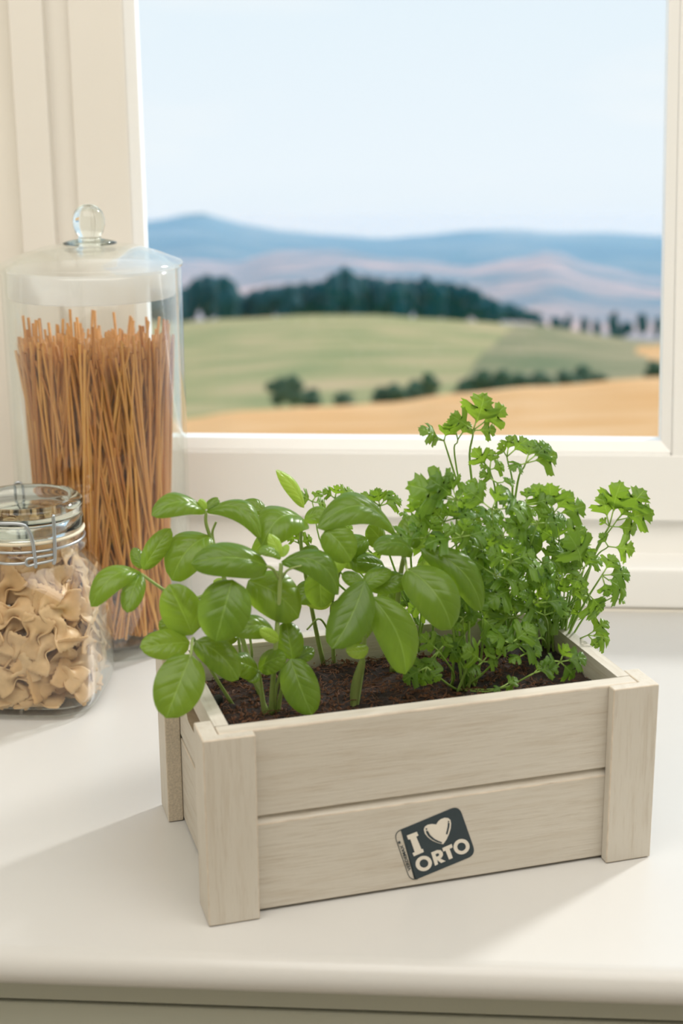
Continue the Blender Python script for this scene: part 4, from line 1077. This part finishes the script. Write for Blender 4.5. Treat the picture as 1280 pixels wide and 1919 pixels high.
patch('hill_range', [(1700, [(-900, 560), (2300, 580)]), (3600, far_top)], 'hillfar', 'distant blue range of hills on the horizon', amp=.004)

def crown_mesh(name, seed, mat, tall):
    r = random.Random(seed); bm = bmesh.new()
    for k in range(9):
        a = r.uniform(0, 6.28); rr = r.uniform(0, .32); h = r.uniform(.25, .85)
        s = r.uniform(.22, .34) * (1.15 - .45 * h)
        q = bmesh.ops.create_icosphere(bm, subdivisions=2, radius=s)
        for v in q['verts']:
            v.co *= 1 + .25 * noise.noise(v.co * 9 + V((seed, k, 0)))
            v.co = V((v.co.x + rr * math.cos(a) * (1 - h * .5), v.co.y + rr * math.sin(a) * (1 - h * .5), v.co.z * tall + h))
    return bm_mesh(name, bm, M[mat], True)
CM = [crown_mesh('crown', s, 'woods', 1.0) for s in range(4)]; BMs = [crown_mesh('bush', s + 10, 'hedge', .75) for s in range(3)]
tv, tf = tube_geo([V((0, 0, -.3)), V((0, 0, .5))], .035, 6); TM = mesh('trunk', tv, tf, M['bark'])
def tree(u, vtop, vbot, y, wpx, label, cat='tree', name='dark_tree', grp='trees of the dark wood belt'):
    b = WY(u, vbot, y); t = WY(u, vtop, y); h = t.z - b.z
    o = empty(name, b, rnd.uniform(0, 6)); tag(o, label, cat, grp)
    c = obj('crown', rnd.choice(CM) if cat == 'tree' else rnd.choice(BMs), o); wm = wpx * pxs(b); c.scale = (wm * .9, wm * .9, h)
    k = obj('trunk', TM, o); k.scale = (wm * .5, wm * .5, h * .5)
belt = [(-900, 540), (250, 560), (340, 540), (380, 512), (420, 520), (450, 550), (500, 533), (560, 535), (600, 528), (640, 503), (680, 514), (730, 523), (790, 520), (850, 527), (900, 550), (950, 572), (1000, 588)]
u = 275
while u < 1010:
    tree(u, interp(belt, u) + rnd.uniform(-5, 6), 606 + rnd.uniform(-4, 4), rnd.uniform(310, 345), rnd.uniform(54, 74), 'dark blurred tree in the wood belt across the valley'); u += rnd.uniform(15, 22)
u = 1010
while u < 1260:
    tree(u, 590 + rnd.uniform(-12, 12), 636, rnd.uniform(330, 380), rnd.uniform(26, 40), 'slim blurred tree in the row below the pink slopes', 'tree', 'slim_tree', 'slim trees below the slopes'); u += rnd.uniform(22, 34)
for (u, vt, vb, wp_) in ((522, 704, 762, 60), (548, 700, 764, 74), (584, 722, 764, 60), (645, 732, 764, 66), (716, 722, 764, 56), (742, 712, 764, 66), (776, 710, 762, 66), (804, 696, 760, 62), (876, 700, 752, 70), (905, 690, 748, 74), (940, 690, 744, 70), (975, 692, 742, 70), (1015, 690, 738, 74), (1060, 688, 734, 66), (1092, 682, 732, 66), (1122, 694, 728, 50), (1228, 668, 722, 70)):
    bl = ('dark bush in the clump left of the lone small bush above the wheat' if u < 600 else 'lone small dark bush between two bush clumps above the wheat' if u < 680
          else 'dark bush in the middle clump above the wheat' if u < 830 else 'dark bush in the long hedge line below the brown slope' if u < 1200 else 'dark bush at the window edge under the pale stubble field')
    tree(u, vt, vb, rnd.uniform(112, 122), wp_, bl, 'bush', 'hedge_bush', 'bushes along the meadow edge')
# summer haze lying over the valley
hz = NT('valley_haze'); vsn = hz.n('ShaderNodeVolumeScatter'); vsn.inputs['Color'].default_value = (0.42, 0.70, 1.0, 1); vsn.inputs['Density'].default_value = 0.00026; vsn.inputs['Anisotropy'].default_value = 0.2
hz.t.links.new(vsn.outputs[0], hz.out.inputs['Volume'])
hv = [V((x, y, z)) for y, z in ((400, -24), (4300, -322), (4300, -1200), (400, -1200)) for x in (-3500, 3500)]
hb = obj('haze', mesh('haze', hv, [(0, 1, 3, 2), (2, 3, 5, 4), (4, 5, 7, 6), (6, 7, 1, 0), (0, 2, 4, 6), (1, 7, 5, 3)], hz.m)); hb['kind'] = 'stuff'; hb['label'] = 'pale blue summer haze lying over the far valley'
